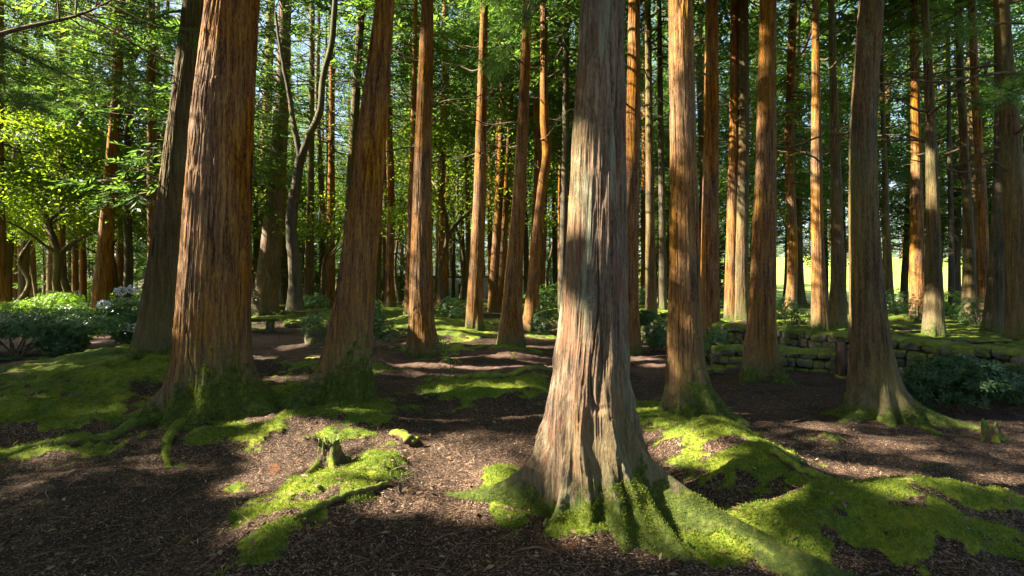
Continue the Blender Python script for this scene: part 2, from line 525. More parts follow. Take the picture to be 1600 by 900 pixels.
WALL = np.array([(3.3, 13.8), (4.9, 12.3), (5.5, 11.0), (6.62, 9.3), (8.0, 8.0), (10.5, 6.4)])
WTOP = np.array([0.60, 0.60, 0.60, 0.59, 0.50, 0.45])
_ext = np.vstack([WALL[0] + (WALL[0] - WALL[1]) * 6, WALL, WALL[-1] + (WALL[-1] - WALL[-2]) * 12])


def wall_side(x, y):
    """signed distance behind (+, far side) of the wall polyline"""
    best = np.full(np.shape(x), 1e9); sgn = np.ones(np.shape(x))
    for a, b in zip(_ext[:-1], _ext[1:]):
        d = b - a; L = np.hypot(*d)
        t = np.clip(((x - a[0]) * d[0] + (y - a[1]) * d[1]) / L ** 2, 0, 1)
        dx = x - (a[0] + t * d[0]); dy = y - (a[1] + t * d[1])
        dist = np.hypot(dx, dy)
        s = np.sign(d[0] * dy - d[1] * dx)
        m = dist < best
        best = np.where(m, dist, best); sgn = np.where(m, s, sgn)
    return best * sgn


def fields(x, y):
    """height, moss, path, meadow"""
    x = np.asarray(x, float); y = np.asarray(y, float)
    d = np.hypot(x, y)
    moss = np.zeros_like(x); z = np.zeros_like(x)
    for (cx, cy, rx, ry, wt, h) in _ms:
        q = ((x - cx) / rx) ** 2 + ((y - cy) / ry) ** 2
        g = np.exp(-q * 0.9)
        moss = np.maximum(moss, wt * g * 1.25)
        z += 1.35 * h * np.exp(-q * 1.1)
    n1 = fbm(x * 0.35, y * 0.35, 3.0, 4, 5); n2 = fbm(x * 1.7, y * 1.7, 1.0, 4, 9)
    far = sstep(11, 16, y)
    moss = np.maximum(moss, far * sstep(0.42, 0.56, n1) * 1.0)
    behind = wall_side(x, y)
    ter = sstep(0.05, 0.30, behind) * sstep(0.5, 3.4, x)
    moss = np.maximum(moss, ter * 0.85 * (0.6 + 0.6 * n1))
    z += 0.5 * ter * (1 - sstep(20, 40, y))
    z += (n1 - 0.5) * 0.16 * sstep(3, 9, d) + (n2 - 0.5) * 0.07
    z += (fbm(x * 7, y * 7, 0, 3, 21) - 0.5) * 0.045 * (d < 30) + (fbm(x * 2.2, y * 5, 4.0, 4, 23) - 0.5) * 0.30 * np.exp(-(((x + 5.2) / 2.4) ** 2 + ((y - 8) / 3.2) ** 2))
    z += (noise(x * 24, y * 24, 0, 31) - 0.5) * 0.012 * (d < 14)
    z += np.clip(moss, 0, 1) * 0.02 * (d < 30)
    lowr = np.exp(-(((x - 7.5) / 3.5) ** 2 + ((y - 6.5) / 3.0) ** 2)) * (1 - ter)
    z -= 0.12 * lowr
    # paths
    pa = np.zeros_like(x)
    for (ax, ay, bx, by, wd) in ((-14, 13.2, -6.2, 13.6, 1.6), (-6.2, 11.2, -2.6, 9.8, 0.8), (-5.2, 13.6, -3, 12, 0.6), (-3, 9.4, 1.6, 9.2, 0.55), (-2.6, 10.6, 3.0, 10.4, 0.4), (2.4, 9.0, 3.2, 10.2, .5), (-14, 24, -9, 22, .7), (1.5, 16, 4, 15.0, 0.5)):
        L2 = (bx - ax) ** 2 + (by - ay) ** 2
        t = np.clip(((x - ax) * (bx - ax) + (y - ay) * (by - ay)) / L2, 0, 1)
        q = np.hypot(x - ax - t * (bx - ax), (y - ay - t * (by - ay))) / wd
        pa = np.maximum(pa, 1 - sstep(0.6, 1.1, q + (n2 - 0.5) * 1.1))
    moss = moss * (1 - 0.75 * pa)
    mraw = moss
    near_ = d < 40
    pat = moss + (fbm(x * 1.6, y * 1.6, 2.0, 4, 51) - .5) * 1.3 + (fbm(x * 7, y * 7, 5.0, 4, 53) - .5) * 1.3
    pat = pat + (noise(x * 30, y * 30, 2.0, 57) - .5) * 0.25
    moss = sstep(0.40, 0.86, pat)
    z += (fbm(x * 4.5, y * 4.5, 8.0, 3, 71) - .5) * 0.10 * sstep(.2, .9, pat) * (d < 20)
    z += moss * 0.014 * (0.5 + noise(x * 9, y * 9, 0, 61)) * (d < 20)
    # meadow and hill
    ang = x / np.maximum(y, 1)
    me = sstep(34, 38, y) * sstep(0.12, 0.2, ang)
    z += sstep(46, 120, y) * 7.0 * sstep(0.05, 0.35, ang) * (1 + 0.3 * (n1 - 0.5))
    return z, np.clip(moss, 0, 1), pa, me


def gz(x, y):
    return float(fields(np.array([x]), np.array([y]))[0][0])


def build_ground():
    a1 = np.radians(np.linspace(-58, 58, 700))
    a2 = np.radians(np.linspace(58, 302, 90)[1:-1])
    ang = np.concatenate([a1, a2])
    r = [0.25]
    while r[-1] < 1.9: r.append(r[-1] * 1.08)
    while r[-1] < 16: r.append(r[-1] * 1.0065)
    while r[-1] < 600: r.append(r[-1] * 1.035)
    r = np.array(r)
    na, nr = len(ang), len(r)
    x = (r[:, None] * np.sin(ang)[None]).ravel(); y = (r[:, None] * np.cos(ang)[None]).ravel()
    z, mo, pa, me = fields(x, y)
    v = np.stack([x, y, z], 1)
    i = np.arange(nr - 1)[:, None] * na; j = np.arange(na)[None]; j2 = (j + 1) % na
    q = np.stack([i + j, i + na + j, i + na + j2, i + j2], -1).reshape(-1, 4)
    mesh = mk_mesh('ground', v, q[:, ::-1], [M['ground']], attrs={'moss': mo, 'path': pa, 'meadow': me})
    o = link('ground', mesh); o['kind'] = 'structure'
    # inner disc under the camera
    return o


build_ground()

# ------------------------------------------------------------------ sun gaps cut into the crowns to place the sunlit patches
GAPS = []   # (u, v, ru, rv) on the plane z=0 along the sun direction


def gap_px(px, py, rx, ry, amt=1.0, z=0.0):
    c = gp(px, py, z); Yn = depth(py + ry, z); Yf = depth(max(py - ry, 446), z)
    GAPS.append((c[0] + COT * z, 0.5 * (Yn + Yf) + COTY * z, 0.85 * rx / F * c[1], max(0.05, 0.425 * (Yf - Yn)), amt))


for g in [(410, 755, 50, 18), (460, 715, 60, 20), (520, 690, 60, 16), (590, 690, 45, 12), (700, 745, 80, 22), (760, 765, 60, 18), (650, 715, 50, 18), (620, 790, 40, 14), (760, 800, 60, 12),
          (490, 790, 70, 26), (570, 745, 55, 24), (450, 830, 45, 20), (700, 615, 50, 9), (745, 626, 80, 10), (800, 640, 40, 6),
          (1270, 728, 60, 6), (1350, 740, 60, 6), (1270, 662, 28, 5), (1390, 690, 40, 4), (1105, 725, 40, 22), (1150, 745, 28, 14), (1480, 815, 50, 12),
          (1230, 875, 45, 20), (1190, 850, 30, 20), (1290, 895, 50, 16), (1110, 800, 30, 16), (1570, 745, 30, 5),
          (1010, 565, 22, 9), (1015, 640, 18, 10), (160, 528, 55, 5), (200, 517, 40, 4), (130, 515, 40, 3),
          (480, 595, 40, 4), (430, 600, 30, 6), (410, 572, 20, 5), (470, 545, 25, 6), (700, 575, 50, 3), (640, 590, 50, 3), (730, 592, 70, 3), (800, 560, 30, 5), (600, 572, 40, 3), (830, 570, 20, 4),
          (560, 500, 25, 6), (690, 520, 20, 5), (720, 535, 25, 3), (850, 530, 30, 3), (120, 462, 80, 9), (60, 456, 60, 7), (430, 672, 60, 6), (580, 610, 60, 4),
          (190, 575, 60, 8, .9), (90, 600, 60, 7, .85), (200, 612, 50, 6, .8), (50, 640, 50, 6, .9), (170, 655, 45, 5, .8), (60, 712, 60, 6, .8), (30, 575, 30, 5, .9), (660, 650, 30, 5, .9), (560, 655, 30, 6, .9), (400, 640, 30, 8, .9), (60, 500, 90, 10, .6), (330, 560, 30, 10, .5), (520, 570, 30, 5), (760, 540, 60, 4), (900, 555, 30, 3), (60, 500, 90, 10, .85, .8), (200, 480, 40, 12, .9, .8), (620, 510, 50, 8, .8), (860, 520, 30, 6), (700, 560, 60, 4), (770, 548, 40, 5), (690, 545, 50, 4), (540, 560, 40, 5)]:
    gap_px(*g)


def gap_trunk(px, Y, py0, py1, r, k=0.6, dv=-0.3):
    """opening that lets the sun reach part of a trunk"""
    X = (px - 800) / F * Y
    for py in np.arange(py0, py1, 14):
        z = CAM_H - (py - HY) / F * Y
        GAPS.append((X - r * 0.6 + COT * z, Y + r * dv + COTY * z, r * 0.7 + 0.06, r * max(k, 0.8), 1.0))


bt = [  # label, px, Y, height, clusters rows relative, n, leaf
    ('light green maple with forked stems behind the dark red trunk at the left', 195, 27, 6.5, 0.14),
    ('leaning mossy broadleaf tree rising over the sunlit azaleas', 108, 22, 7.5, 0.16),
    ('broadleaf tree with pale upright stem beside the leaning mossy one', 131, 23, 7.5, 0.15),
    ('bright leafy tree at the far left, crown glowing above the azaleas', 20, 32, 8, 0.15),
    ('bright leafy tree filling the gap right of the thin dark trunk', 270, 33, 8.5, 0.15),
    ('sunlit yellow-green tree high between the straight orange and the slender cedar', 700, 24, 10, 0.13),
    ('second yellow-green tree lower in the gap left of the slender cedar', 722, 34, 10, 0.13),
    ('yellow-green tree beyond the thin trunks left of the ring-scarred cedar', 520, 36, 8, 0.13),
    ('yellow-green tree standing behind the sunlit field edge at the centre', 620, 46, 9, 0.13),
    ('leafy light tree beyond the grey-barked cedar', 380, 34, 9, 0.13),
    ('leafy light tree at the field edge right of the foreground giant', 1020, 40, 8, 0.13),
    ('leafy light tree at the field edge left of the twin trunks', 1090, 44, 9, 0.13),
    ('leafy light tree over the path end, between the two leftmost trunks', 60, 40, 9, 0.13),
    ('tall light green tree high behind the leaning mossy broadleaf tree', 150, 42, 12, 0.14),
    ('tall light green tree high above the hydrangea', 235, 45, 13, 0.14),
    ('light green tree peeking between the ring-scarred cedar and the straight orange one', 625, 36, 12, 0.13),
    ('light green tree high left of the foreground giant', 860, 40, 11, 0.13),
    ('light green tree beyond the slim cedar at the far left', -60, 30, 10, 0.13),
    ('light green tree high behind the forked snaking tree', 480, 44, 13, 0.13),
    ('low glowing green tree between the grey-barked and the ring-scarred cedar', 500, 26, 6.5, 0.09),
    ('low glowing green tree left of the straight orange cedar', 630, 28, 6.5, 0.09),
    ('low glowing green tree between the straight orange and the slender cedar', 690, 30, 7.5, 0.09),
    ('low glowing green tree right of the kinked cedar', 862, 27, 7, 0.09),
    ('low glowing green tree between the kinked and leaning brown cedars', 818, 35, 8, 0.09),
    ('low glowing green tree behind the twin trunks beyond the wall', 1190, 30, 7, 0.09),
]
for (_l, px_, Y_, H_, _r) in bt:  # extra openings shaped so sun reaches these leafy crowns
    if Y_ < 48:
        for zz_, dx_ in ((H_ * .75, -1.6), (H_ * .8, 1.4), (H_ * .5, 0)):
            GAPS.append(((px_ - 800) / F * Y_ + dx_ + COT * zz_, Y_ + COTY * zz_, 2.4 if px_ > 450 else 1.3, 2.2 if px_ > 450 else 1.3, 0.9 if px_ > 450 else 0.75))


def carve(P, amount=0.985, mg=0.12):  # drops leaves so sun lands on the chosen ground and trunk spots
    """boolean keep mask for leaf positions"""
    u = P[:, 0] + COT * P[:, 2]; v = P[:, 1] + COTY * P[:, 2]
    keep = np.ones(len(P), bool)
    rnd = RNG.random(len(P))
    for (a, b, ra, rb, am) in GAPS:
        q = ((u - a) / (ra + mg * 1.3)) ** 2 + ((v - b) / (rb + mg)) ** 2
        keep &= ~((q < 1) & (rnd < amount * am))
    return keep


# ------------------------------------------------------------------ crowns
SPR = [spray_template(9, 0.42, 0.095, s) for s in range(3)]
SPR_FINE = [spray_template(17, 0.30, 0.035, s + 9) for s in range(3)]
LEAF = leaf_template()


def crown_points(H, R, nb, ns, seed, low=0.5):
    r = np.random.default_rng(seed)
    P = []; D = []; B = []
    for i in range(nb):
        t = (i + r.random()) / nb
        prof = (1 - t) ** 0.75 * (low + (1 - low) * min(1, t * 5))
        L = max(0.5, R * prof * r.uniform(0.65, 1.15))
        az = r.uniform(0, 2 * np.pi)
        dr = np.array([math.cos(az), math.sin(az), 0])
        side = np.array([-dr[1], dr[0], 0])
        z0 = t * H
        s = np.linspace(0, 1, 6)
        bend = r.uniform(-0.25, 0.25)
        path = dr[None] * (s * L)[:, None] + side[None] * (bend * s ** 2 * L)[:, None] + np.array([0, 0, 1])[None] * (z0 + L * (-0.28 * s + 0.22 * s ** 2 + r.uniform(-.1, .1) * s))[:, None]
        B.append((path, 0.035 * (1 - t) + 0.012))
        n = max(3, int(ns * L / R))
        q = r.uniform(0.22, 1.0, n) ** 0.8
        c = np.stack([np.interp(q, s, path[:, k]) for k in range(3)], 1)
        off = r.normal(0, 1, n) * 0.17 * L * (1.15 - 0.6 * q)
        P.append(c + side[None] * off[:, None] + np.stack([np.zeros(n), np.zeros(n), r.normal(0, 0.14, n) - 0.12 * abs(off)], 1))
        dd = dr[None] + side[None] * (np.sign(off) * 0.75 + r.normal(0, 0.35, n))[:, None] + np.array([0, 0, 1])[None] * r.normal(-0.28, 0.3, n)[:, None]
        D.append(dd)
    return np.concatenate(P), np.concatenate(D), B


def crown_mesh(name, H, R, nb, ns, seed, off=None, scale=0.85, low=0.5, mat='needle'):
    P, D, B = crown_points(H, R, nb, ns, seed, low)
    r = np.random.default_rng(seed + 5)
    if off is not None:
        pass
    S_ = Soup()
    which = r.integers(0, 3, len(P))
    for k in range(3):
        m = which == k
        v, q = stamp(*SPR[k], P[m], D[m], scale * r.uniform(0.7, 1.2, m.sum()), roll=r.normal(0, 0.45, m.sum()))
        if off is not None:
            c = v.reshape(-1, 4, 3).mean(1) + np.asarray(off)[None]
            kp = carve(c, amount=0.995, mg=0.11)
            v = v.reshape(-1, 4, 3)[kp].reshape(-1, 3)
            q = np.arange(len(v)).reshape(-1, 4)
        S_.add(v, q, 0)
    for path, rad in B:
        v, q = tube(path, np.linspace(rad, 0.004, len(path)), 4)
        S_.add(v, q, 1)
    return S_.mesh(name, [M[mat], M['twig']], smooth=False)


def broad_mesh(name, ctrs, n, leaf, seed, mat='bright', off=None):
    """leafy masses: ctrs rows x,y,z,rx,ry,rz"""
    r = np.random.default_rng(seed)
    P = []
    for c in ctrs:
        d = r.normal(0, 1, (n, 3)); d /= np.linalg.norm(d, axis=1)[:, None]
        rad = r.random(n) ** 0.45
        p = d * rad[:, None] * np.array(c[3:6])[None] + np.array(c[:3])[None]
        P.append(p)
    P = np.concatenate(P)
    # clumping: pull towards random twig points
    nc = max(8, len(P) // 40)
    C = P[r.integers(0, len(P), nc)]
    idx = r.integers(0, nc, len(P))
    far = np.linalg.norm(P - C[idx], axis=1)
    P = C[idx] + (P - C[idx]) * (0.16 + 0.06 * r.random(len(P)))[:, None] + r.normal(0, leaf * 0.6, P.shape)
    if off is not None:
        P = P[carve(P + np.asarray(off)[None])]
    D = r.normal(0, 1, P.shape); D[:, 2] = D[:, 2] * 0.5 - 0.25
    U = r.normal(0, 0.5, P.shape); U[:, 2] += 1
    v, q = stamp(*LEAF, P, D, leaf * r.uniform(0.6, 1.3, len(P)), up=U)
    return mk_mesh(name, v, q, [M[mat]], smooth=False)


CV = [crown_mesh('cedar_crown', 15, 3.1 + 0.25 * (k % 3), 80, 19, 100 + k, scale=0.8) for k in range(5)]
CVP = [(15, 3.1 + 0.25 * (k % 3), 105, 24, 100 + k) for k in range(5)]
YV = [crown_mesh('young_crown', 8, 2.4, 75, 22, 300 + k, low=0.85, scale=0.75) for k in range(3)]


def add_crown(parent, base, zc, k, sc=1.0, force_shared=False):
    """base = world xyz of trunk foot; zc = crown start height; offset (dx,dy) included in base"""
    H, R, nb, ns, seed = CVP[k % 5]
    o = np.array([base[0], base[1], zc + base[2]])
    u0, u1 = o[0] - R + COT * zc, o[0] + R + COT * (zc + H)
    hit = any(a + ra > u0 and a - ra < u1 and b + rb > o[1] - R + COTY * zc - .5 and b - rb < o[1] + R + COTY * (zc + H) + .5 for (a, b, ra, rb, am) in GAPS)
    if o[0] > -8 or o[1] > 16:
        nb, ns = 80, 19
    else:
        nb, ns = 125, 27
    if hit and not force_shared:
        me = crown_mesh('cedar_crown', H, R, nb, ns, seed + int(abs(o[0] * 31 + o[1] * 17)), off=o)
        c = link('crown', me, parent, (o - np.array(parent.location)))
    else:
        c = link('crown', CV[k % 5], parent, (o - np.array(parent.location)))
        c.rotation_euler = (0, 0, k * 1.7 + o[0])
        c.scale = (sc, sc, sc)
    return c


# ------------------------------------------------------------------ trunks
def trunk_mesh(pts, Y, base, seg, mat, seed, roots=(), lobes=6, lobe_amp=0.25, lobe_w=1.0, lobe_h=0.3, moss_h=0.4, bark=0.012, top=24.0, dz=0.02, moss_side=0.0, flare=0.0, burls=()):
    """pts: (py, px centre, px width) rows; base: world foot."""
    rows = []
    for (py, px, wd) in pts:
        p = at(px, py, Y)
        a = math.atan2(px - 800, 800)
        rows.append((p[2], p[0] - base[0], wd * (0.88 if Y < 4 else 0.93 if Y < 10 else 1) / 2 / F * Y * math.cos(a)))
    rows = sorted(rows)
    rows = np.array(rows)
    ztop, xt, rt = rows[-1]
    sl = (rows[-1, 1] - rows[-2, 1]) / max(0.1, rows[-1, 0] - rows[-2, 0])
    rows = np.vstack([rows, [top * 0.6, xt + sl * 0.6 * (top * 0.6 - ztop), rt * 0.72] if top * 0.6 > ztop + 0.5 else [ztop + 1, xt + sl, rt * 0.95],
                      [max(top, ztop + 3), xt + sl * 0.7 * (max(top, ztop + 3) - ztop), 0.04]])
    zvis = min(top, CAM_H + HY / F * Y + 0.4)
    zs = [base[2] - 0.35]
    while zs[-1] < zvis:
        zs.append(zs[-1] + dz * (1.0 if zs[-1] - base[2] < 1.2 else 1.8))
    while zs[-1] < max(top, ztop + 3):
        zs.append(zs[-1] + max(0.4, dz))
    zs = np.array(zs)
    cx = np.interp(zs, rows[:, 0], rows[:, 1]); rr = np.interp(zs, rows[:, 0], rows[:, 2])
    # smooth
    def sm(a):
        k = max(1, int(0.25 / dz)); kk = np.ones(2 * k + 1) / (2 * k + 1)
        return np.convolve(np.pad(a, k, mode='edge'), kk, 'valid')
    cx, rr = sm(cx), sm(rr)
    zl = zs - base[2]
    th = np.linspace(0, 2 * np.pi, seg, endpoint=False)
    TH, ZL = np.meshgrid(th, zl)
    R = np.repeat(rr[:, None], seg, 1)
    r_ = np.random.default_rng(seed)
    hz = np.exp(-np.clip(ZL, -0.05, None) / lobe_h)
    ridge = np.zeros_like(R)
    base_r = np.interp(base[2], rows[:, 0], rows[:, 2])
    for i in range(lobes):
        a0 = 2 * np.pi * (i + r_.uniform(-0.3, 0.3)) / lobes
        amp = base_r * lobe_amp * r_.uniform(0.5, 1.4); wdt = r_.uniform(0.16, 0.34) * lobe_w
        dth = np.angle(np.exp(1j * (TH - a0 - 0.25 * r_.normal() * ZL)))
        ridge += amp * np.exp(-(dth / wdt) ** 2) * np.exp(-np.clip(ZL, -0.05, None) / (lobe_h * r_.uniform(0.6, 1.5)))
        ridge += amp * 0.13 * np.exp(-(dth / (wdt * 1.4)) ** 2) * np.exp(-np.clip(ZL, 0, None) / (lobe_h * 4))
    for (adeg, amp, wdt, h) in roots:
        dth = np.angle(np.exp(1j * (TH - math.radians(adeg) - 0.12 * np.sin(ZL * 6))))
        ridge += amp * np.exp(-(np.abs(dth) / wdt) ** 1.7) * np.exp(-np.clip(ZL, -0.03, None) / h)
    R = R + ridge + flare * np.exp(-np.clip(ZL, -0.1, None) / 0.22)
    rc = float(np.interp(1.8, zl, rr))
    X0 = np.cos(TH) * rc; Y0 = np.sin(TH) * rc
    wv = fbm(X0 * 2, Y0 * 2, ZL * 1.2 + seed, 3, seed)
    R = R + (wv - 0.5) * 0.12 * rr[:, None]
    def rn(f, st, s):
        a = noise(X0 * f + wv * 1.2, Y0 * f + wv, ZL * f * st + wv * 2, s)
        return 1 - np.abs(2 * a - 1)
    if bark > 0:
        s_ = 0.35 / max(0.1, float(rr.max()))
        disp = 0.34 * rn(21, 0.05, seed + 1) + 0.36 * rn(44, 0.045, seed + 2) + 0.30 * rn(75, 0.06, seed + 3)
        # long cracks
        ck = rn(9, 0.05, seed + 7)
        disp = disp - 0.8 * np.clip(ck - 0.93, 0, 1) / 0.07 * sstep(.45, .6, fbm(X0 * 5, Y0 * 5, ZL * .9, 2, seed + 12))
        R = R + bark * (disp - 0.5) * 2
        R = R + (noise(X0 * 7, Y0 * 7, ZL * 5, seed + 8) - 0.5) * bark * 1.3 * hz
        R = R + (fbm(np.cos(TH) * rc * 16, np.sin(TH) * rc * 16, ZL * 9 + R * 6, 4, seed + 9) - 0.5) * bark * 7 * np.clip(rel_ := ridge / (base_r * .6), 0, 1)
    for (bz, ba, br, bh) in burls:
        dth = np.angle(np.exp(1j * (TH - math.radians(ba)))) * rr[:, None]
        q = np.sqrt(dth ** 2 + (ZL - bz) ** 2) / br
        R = R + bh * np.exp(-(q - 0.75) ** 2 / 0.06) - bh * 0.4 * np.exp(-(q / 0.5) ** 2)
    V = np.stack([cx[:, None] + np.cos(TH) * R, np.sin(TH) * R, np.repeat(zl[:, None], seg, 1)], -1).reshape(-1, 3)
    n = len(zl)
    i = np.arange(n - 1)[:, None] * seg; j = np.arange(seg)[None]; j2 = (j + 1) % seg
    q = np.stack([i + j, i + j2, i + seg + j2, i + seg + j], -1).reshape(-1, 4)
    rel = ridge / (base_r + 1e-6)
    mo = 0.95 * np.exp(-np.clip(ZL, 0, None) / (moss_h * 1.35)) * (0.65 + 0.6 * np.clip(rel, 0, 1)) + 0.25 * np.clip(rel, 0, 1) * np.clip(1 - ZL / 0.2, 0, 1)
    mo = mo + moss_side * np.exp(-np.clip(ZL, 0, None) / (moss_h * 3)) * np.clip(np.cos(TH + math.radians(50)), 0, 1)
    return mk_mesh('trunk', V, q, [M[mat]], attrs={'moss': np.clip(mo, 0, 1).ravel()})


def bare_branch(L, r0, seed, droop=-0.2, twigs=5, up=0.35, foliage=0, direction=(1, 0, 0), mat='twig', fscale=0.3):
    """world-aligned curved twiggy branch starting at origin"""
    r = np.random.default_rng(seed)
    d = np.array(direction, float); d /= np.linalg.norm(d)
    side = np.array([-d[1], d[0], 0])
    s = np.linspace(0, 1, 12)
    z = L * (droop * s + up * s ** 2) + 0.04 * L * np.sin(s * 7 + r.uniform(0, 6))
    lat = L * (r.uniform(-.2, .2) * s ** 2 + 0.025 * np.sin(s * 9 + r.uniform(0, 6)))
    path = d[None] * (s * L)[:, None] + side[None] * lat[:, None] + np.array([0, 0, 1.0])[None] * z[:, None]
    S_ = Soup()
    S_.add(*tube(path, np.linspace(r0, r0 * 0.2, 12), 6), 0)
    P = []; D = []
    for k in range(twigs):
        t = r.uniform(0.25, 0.95)
        p0 = np.array([np.interp(t, s, path[:, i]) for i in range(3)])
        dd = d * r.uniform(0.4, 1) + side * r.choice([-1, 1]) * r.uniform(0.5, 1) + np.array([0, 0, r.uniform(-.4, .5)])
        dd /= np.linalg.norm(dd)
        l = L * r.uniform(0.15, 0.4)
        ss = np.linspace(0, 1, 6)
        tp = p0 + dd[None] * (ss * l)[:, None] + np.array([0, 0, 1])[None] * (ss ** 2 * l * r.uniform(-.2, .3))[:, None]
        S_.add(*tube(tp, np.linspace(r0 * 0.35, r0 * 0.08, 6), 4), 0)
        if foliage:
            for q in ss[1:]:
                P.append(p0 + dd * q * l); D.append(dd + r.normal(0, 0.5, 3) + np.array([0, 0, -.2]))
    mats = [M[mat]]
    if foliage:
        for q in np.linspace(0.35, 1, foliage):
            P.append([np.interp(q, s, path[:, i]) for i in range(3)]); D.append(d + side * r.choice([-1, 1]) * 0.8 + r.normal(0, 0.3, 3))
        P = np.repeat(np.array(P), 3, 0) + r.normal(0, 0.03, (len(P) * 3, 3)); D = np.repeat(np.array(D), 3, 0) + r.normal(0, .35, (len(P), 3))
        v, qq = stamp(*SPR_FINE[seed % 3], P, D, fscale * r.uniform(0.7, 1.2, len(P)), roll=r.normal(0, 0.5, len(P)))
        S_.add(v, qq, 1); mats.append(M['needle'])
    return S_.mesh('branch', mats, smooth=False)


TREE_N = 0


def tree(label, base_py, pts, mat, z0=0.0, Y=None, zc=10.0, seg=96, dz=0.05, group=None, name='cedar_tree', crown=True, branches=3, top=24, px0=None, **kw):
    global TREE_N
    TREE_N += 1
    sd = TREE_N * 13 + 5
    if Y is None:
        Y = depth(base_py, z0)
    px = px0 if px0 is not None else pts[-1][1]
    X = (px - 800) / F * Y
    foot = np.array([X, Y, gz(X, Y)])
    t = thing(name, label, 'tree', foot, group)
    me = trunk_mesh(pts, Y, foot, seg, mat, sd, dz=dz, top=top, **kw)
    link('trunk', me, t)
    p_top = at(pts[0][1], pts[0][0], Y)
    lean = (p_top[0] - X) / max(1, p_top[2] - foot[2])
    if crown:
        k = TREE_N
        c = add_crown(t, np.array([X + lean * (zc + 3) * 0.9, Y, foot[2]]), zc, k)
    rr = random.Random(sd)
    r0 = pts[0][2] / 2 / F * Y
    for b in range(branches):
        z = rr.uniform(max(2.6, 0.32 * Y), max(4.5, CAM_H + 0.5 * Y))
        az = rr.uniform(0, 2 * math.pi)
        L = rr.uniform(0.7, 2.2)
        bm = bare_branch(L, 0.018 + 0.004 * L, sd * 7 + b, droop=rr.uniform(-.35, .25), twigs=4, direction=(math.cos(az), math.sin(az), 0))
        link('branch', bm, t, (lean * z + math.cos(az) * r0 * 0.7, math.sin(az) * r0 * 0.7, z))
    return t


# hero trees -------------------------------------------------------------
gap_trunk(945, 3.55, 540, 720, 0.30); gap_trunk(930, 3.55, 262, 335, 0.22)
gap_trunk(1010, 3.3, 690, 830, 0.30)
gap_trunk(340, 5.95, 0, 120, 0.42, .5, .15); gap_trunk(340, 5.95, 190, 270, 0.42, .5, .15); gap_trunk(335, 5.95, 340, 500, 0.42, .5, .15)
gap_trunk(660, 10.7, 60, 540, 0.25); gap_trunk(745, 14.4, 160, 500, 0.22); gap_trunk(800, 12.2, 200, 540, 0.24, .5)
gap_trunk(1190, 8.6, 270, 330, 0.22); gap_trunk(1190, 8.6, 180, 220, .22); gap_trunk(1187, 8.6, 500, 540, .2); gap_trunk(1350, 6.4, 330, 480, .22, .5, .1); gap_trunk(1459, 9.9, 470, 520, .25); gap_trunk(1110, 12.5, 300, 480, .2); gap_trunk(1190, 8.6, 380, 470, 0.22); gap_trunk(1190, 8.6, 60, 110, 0.2); gap_trunk(1345, 6.2, 60, 280, 0.2); gap_trunk(1110, 12.5, 100, 140, .2)
gap_trunk(1280, 11, 60, 500, 0.16, .5); gap_trunk(990, 11.5, 20, 420, 0.2, .5); gap_trunk(1455, 9.8, 240, 300, .2); gap_trunk(1435, 14, 400, 480, .2); gap_trunk(545, 6.6, 380, 450, 0.26, .4)
gap_trunk(1145, 16, 180, 460, .2, .5); gap_trunk(1570, 8.9, 0, 60, .2); gap_trunk(1512, 14, 200, 330, .2); gap_trunk(300, 9, 100, 300, .3, .4); gap_trunk(425, 14, 200, 480, .3, .4); gap_trunk(860, 15, 200, 480, .2, .5)

tree('huge grey-brown cedar in the foreground with wide flared mossy roots, nearest tree of all', 800,
     [(0, 942, 74), (150, 938, 84), (300, 934, 96), (450, 931, 108), (560, 924, 116), (640, 920, 122), (700, 922, 126), (760, 928, 132), (810, 934, 138)], 'grey',
     Y=3.55, px0=945, seg=760, dz=0.0085, zc=11.5, branches=0, lobes=9, lobe_amp=0.42, lobe_w=.85, lobe_h=0.26, bark=0.017, moss_h=0.13, moss_side=0.75, top=27,
     roots=((-36, 1.2, 0.13, 0.17), (-36, 0.22, 0.30, 0.42), (165, 0.62, 0.15, 0.2), (-58, 0.45, 0.13, 0.16), (-86, 0.3, 0.12, 0.16), (170, 0.16, 0.22, 0.45), (-108, 0.20, 0.15, 0.30), (-68, 0.22, 0.13, 0.36), (-140, 0.18, 0.12, 0.36), (-10, .2, .12, .4), (30, 0.5, 0.3, 0.2)))
tree('massive orange-barked cedar at the left with a moss-covered root flare', 652,
     [(0, 365, 86), (150, 350, 100), (300, 342, 112), (450, 336, 122), (550, 333, 130), (600, 332, 140), (645, 335, 155)], 'red', px0=338,
     seg=560, dz=0.013, zc=10.5, branches=0, lobes=9, lobe_amp=0.22, lobe_w=.7, lobe_h=0.22, bark=0.02, moss_h=0.26, moss_side=0.75, top=27,
     roots=((-15, 0.5, 0.25, 0.14), (200, 0.5, 0.2, 0.13), (-80, 0.25, 0.2, 0.1), (20, .4, .25, .2)), burls=((3.75, -75, 0.07, 0.02), (3.5, -50, 0.05, 0.015)))
tree('orange cedar leaning to the right, left of centre, with two ring scars on its bark', 638,
     [(0, 602, 30), (150, 587, 42), (300, 573, 52), (450, 556, 66), (520, 547, 74), (580, 540, 84), (630, 535, 96)], 'red', px0=535,
     seg=400, dz=0.018, zc=10, branches=0, lobes=8, lobe_amp=0.4, lobe_w=.7, lobe_h=0.22, moss_h=0.30, moss_side=0.7, top=25, bark=0.015,
     roots=((200, 0.45, 0.3, 0.2), (-60, 0.15, 0.2, 0.2)), burls=((3.3, -95, 0.09, 0.025), (3.95, -80, 0.07, 0.02)))
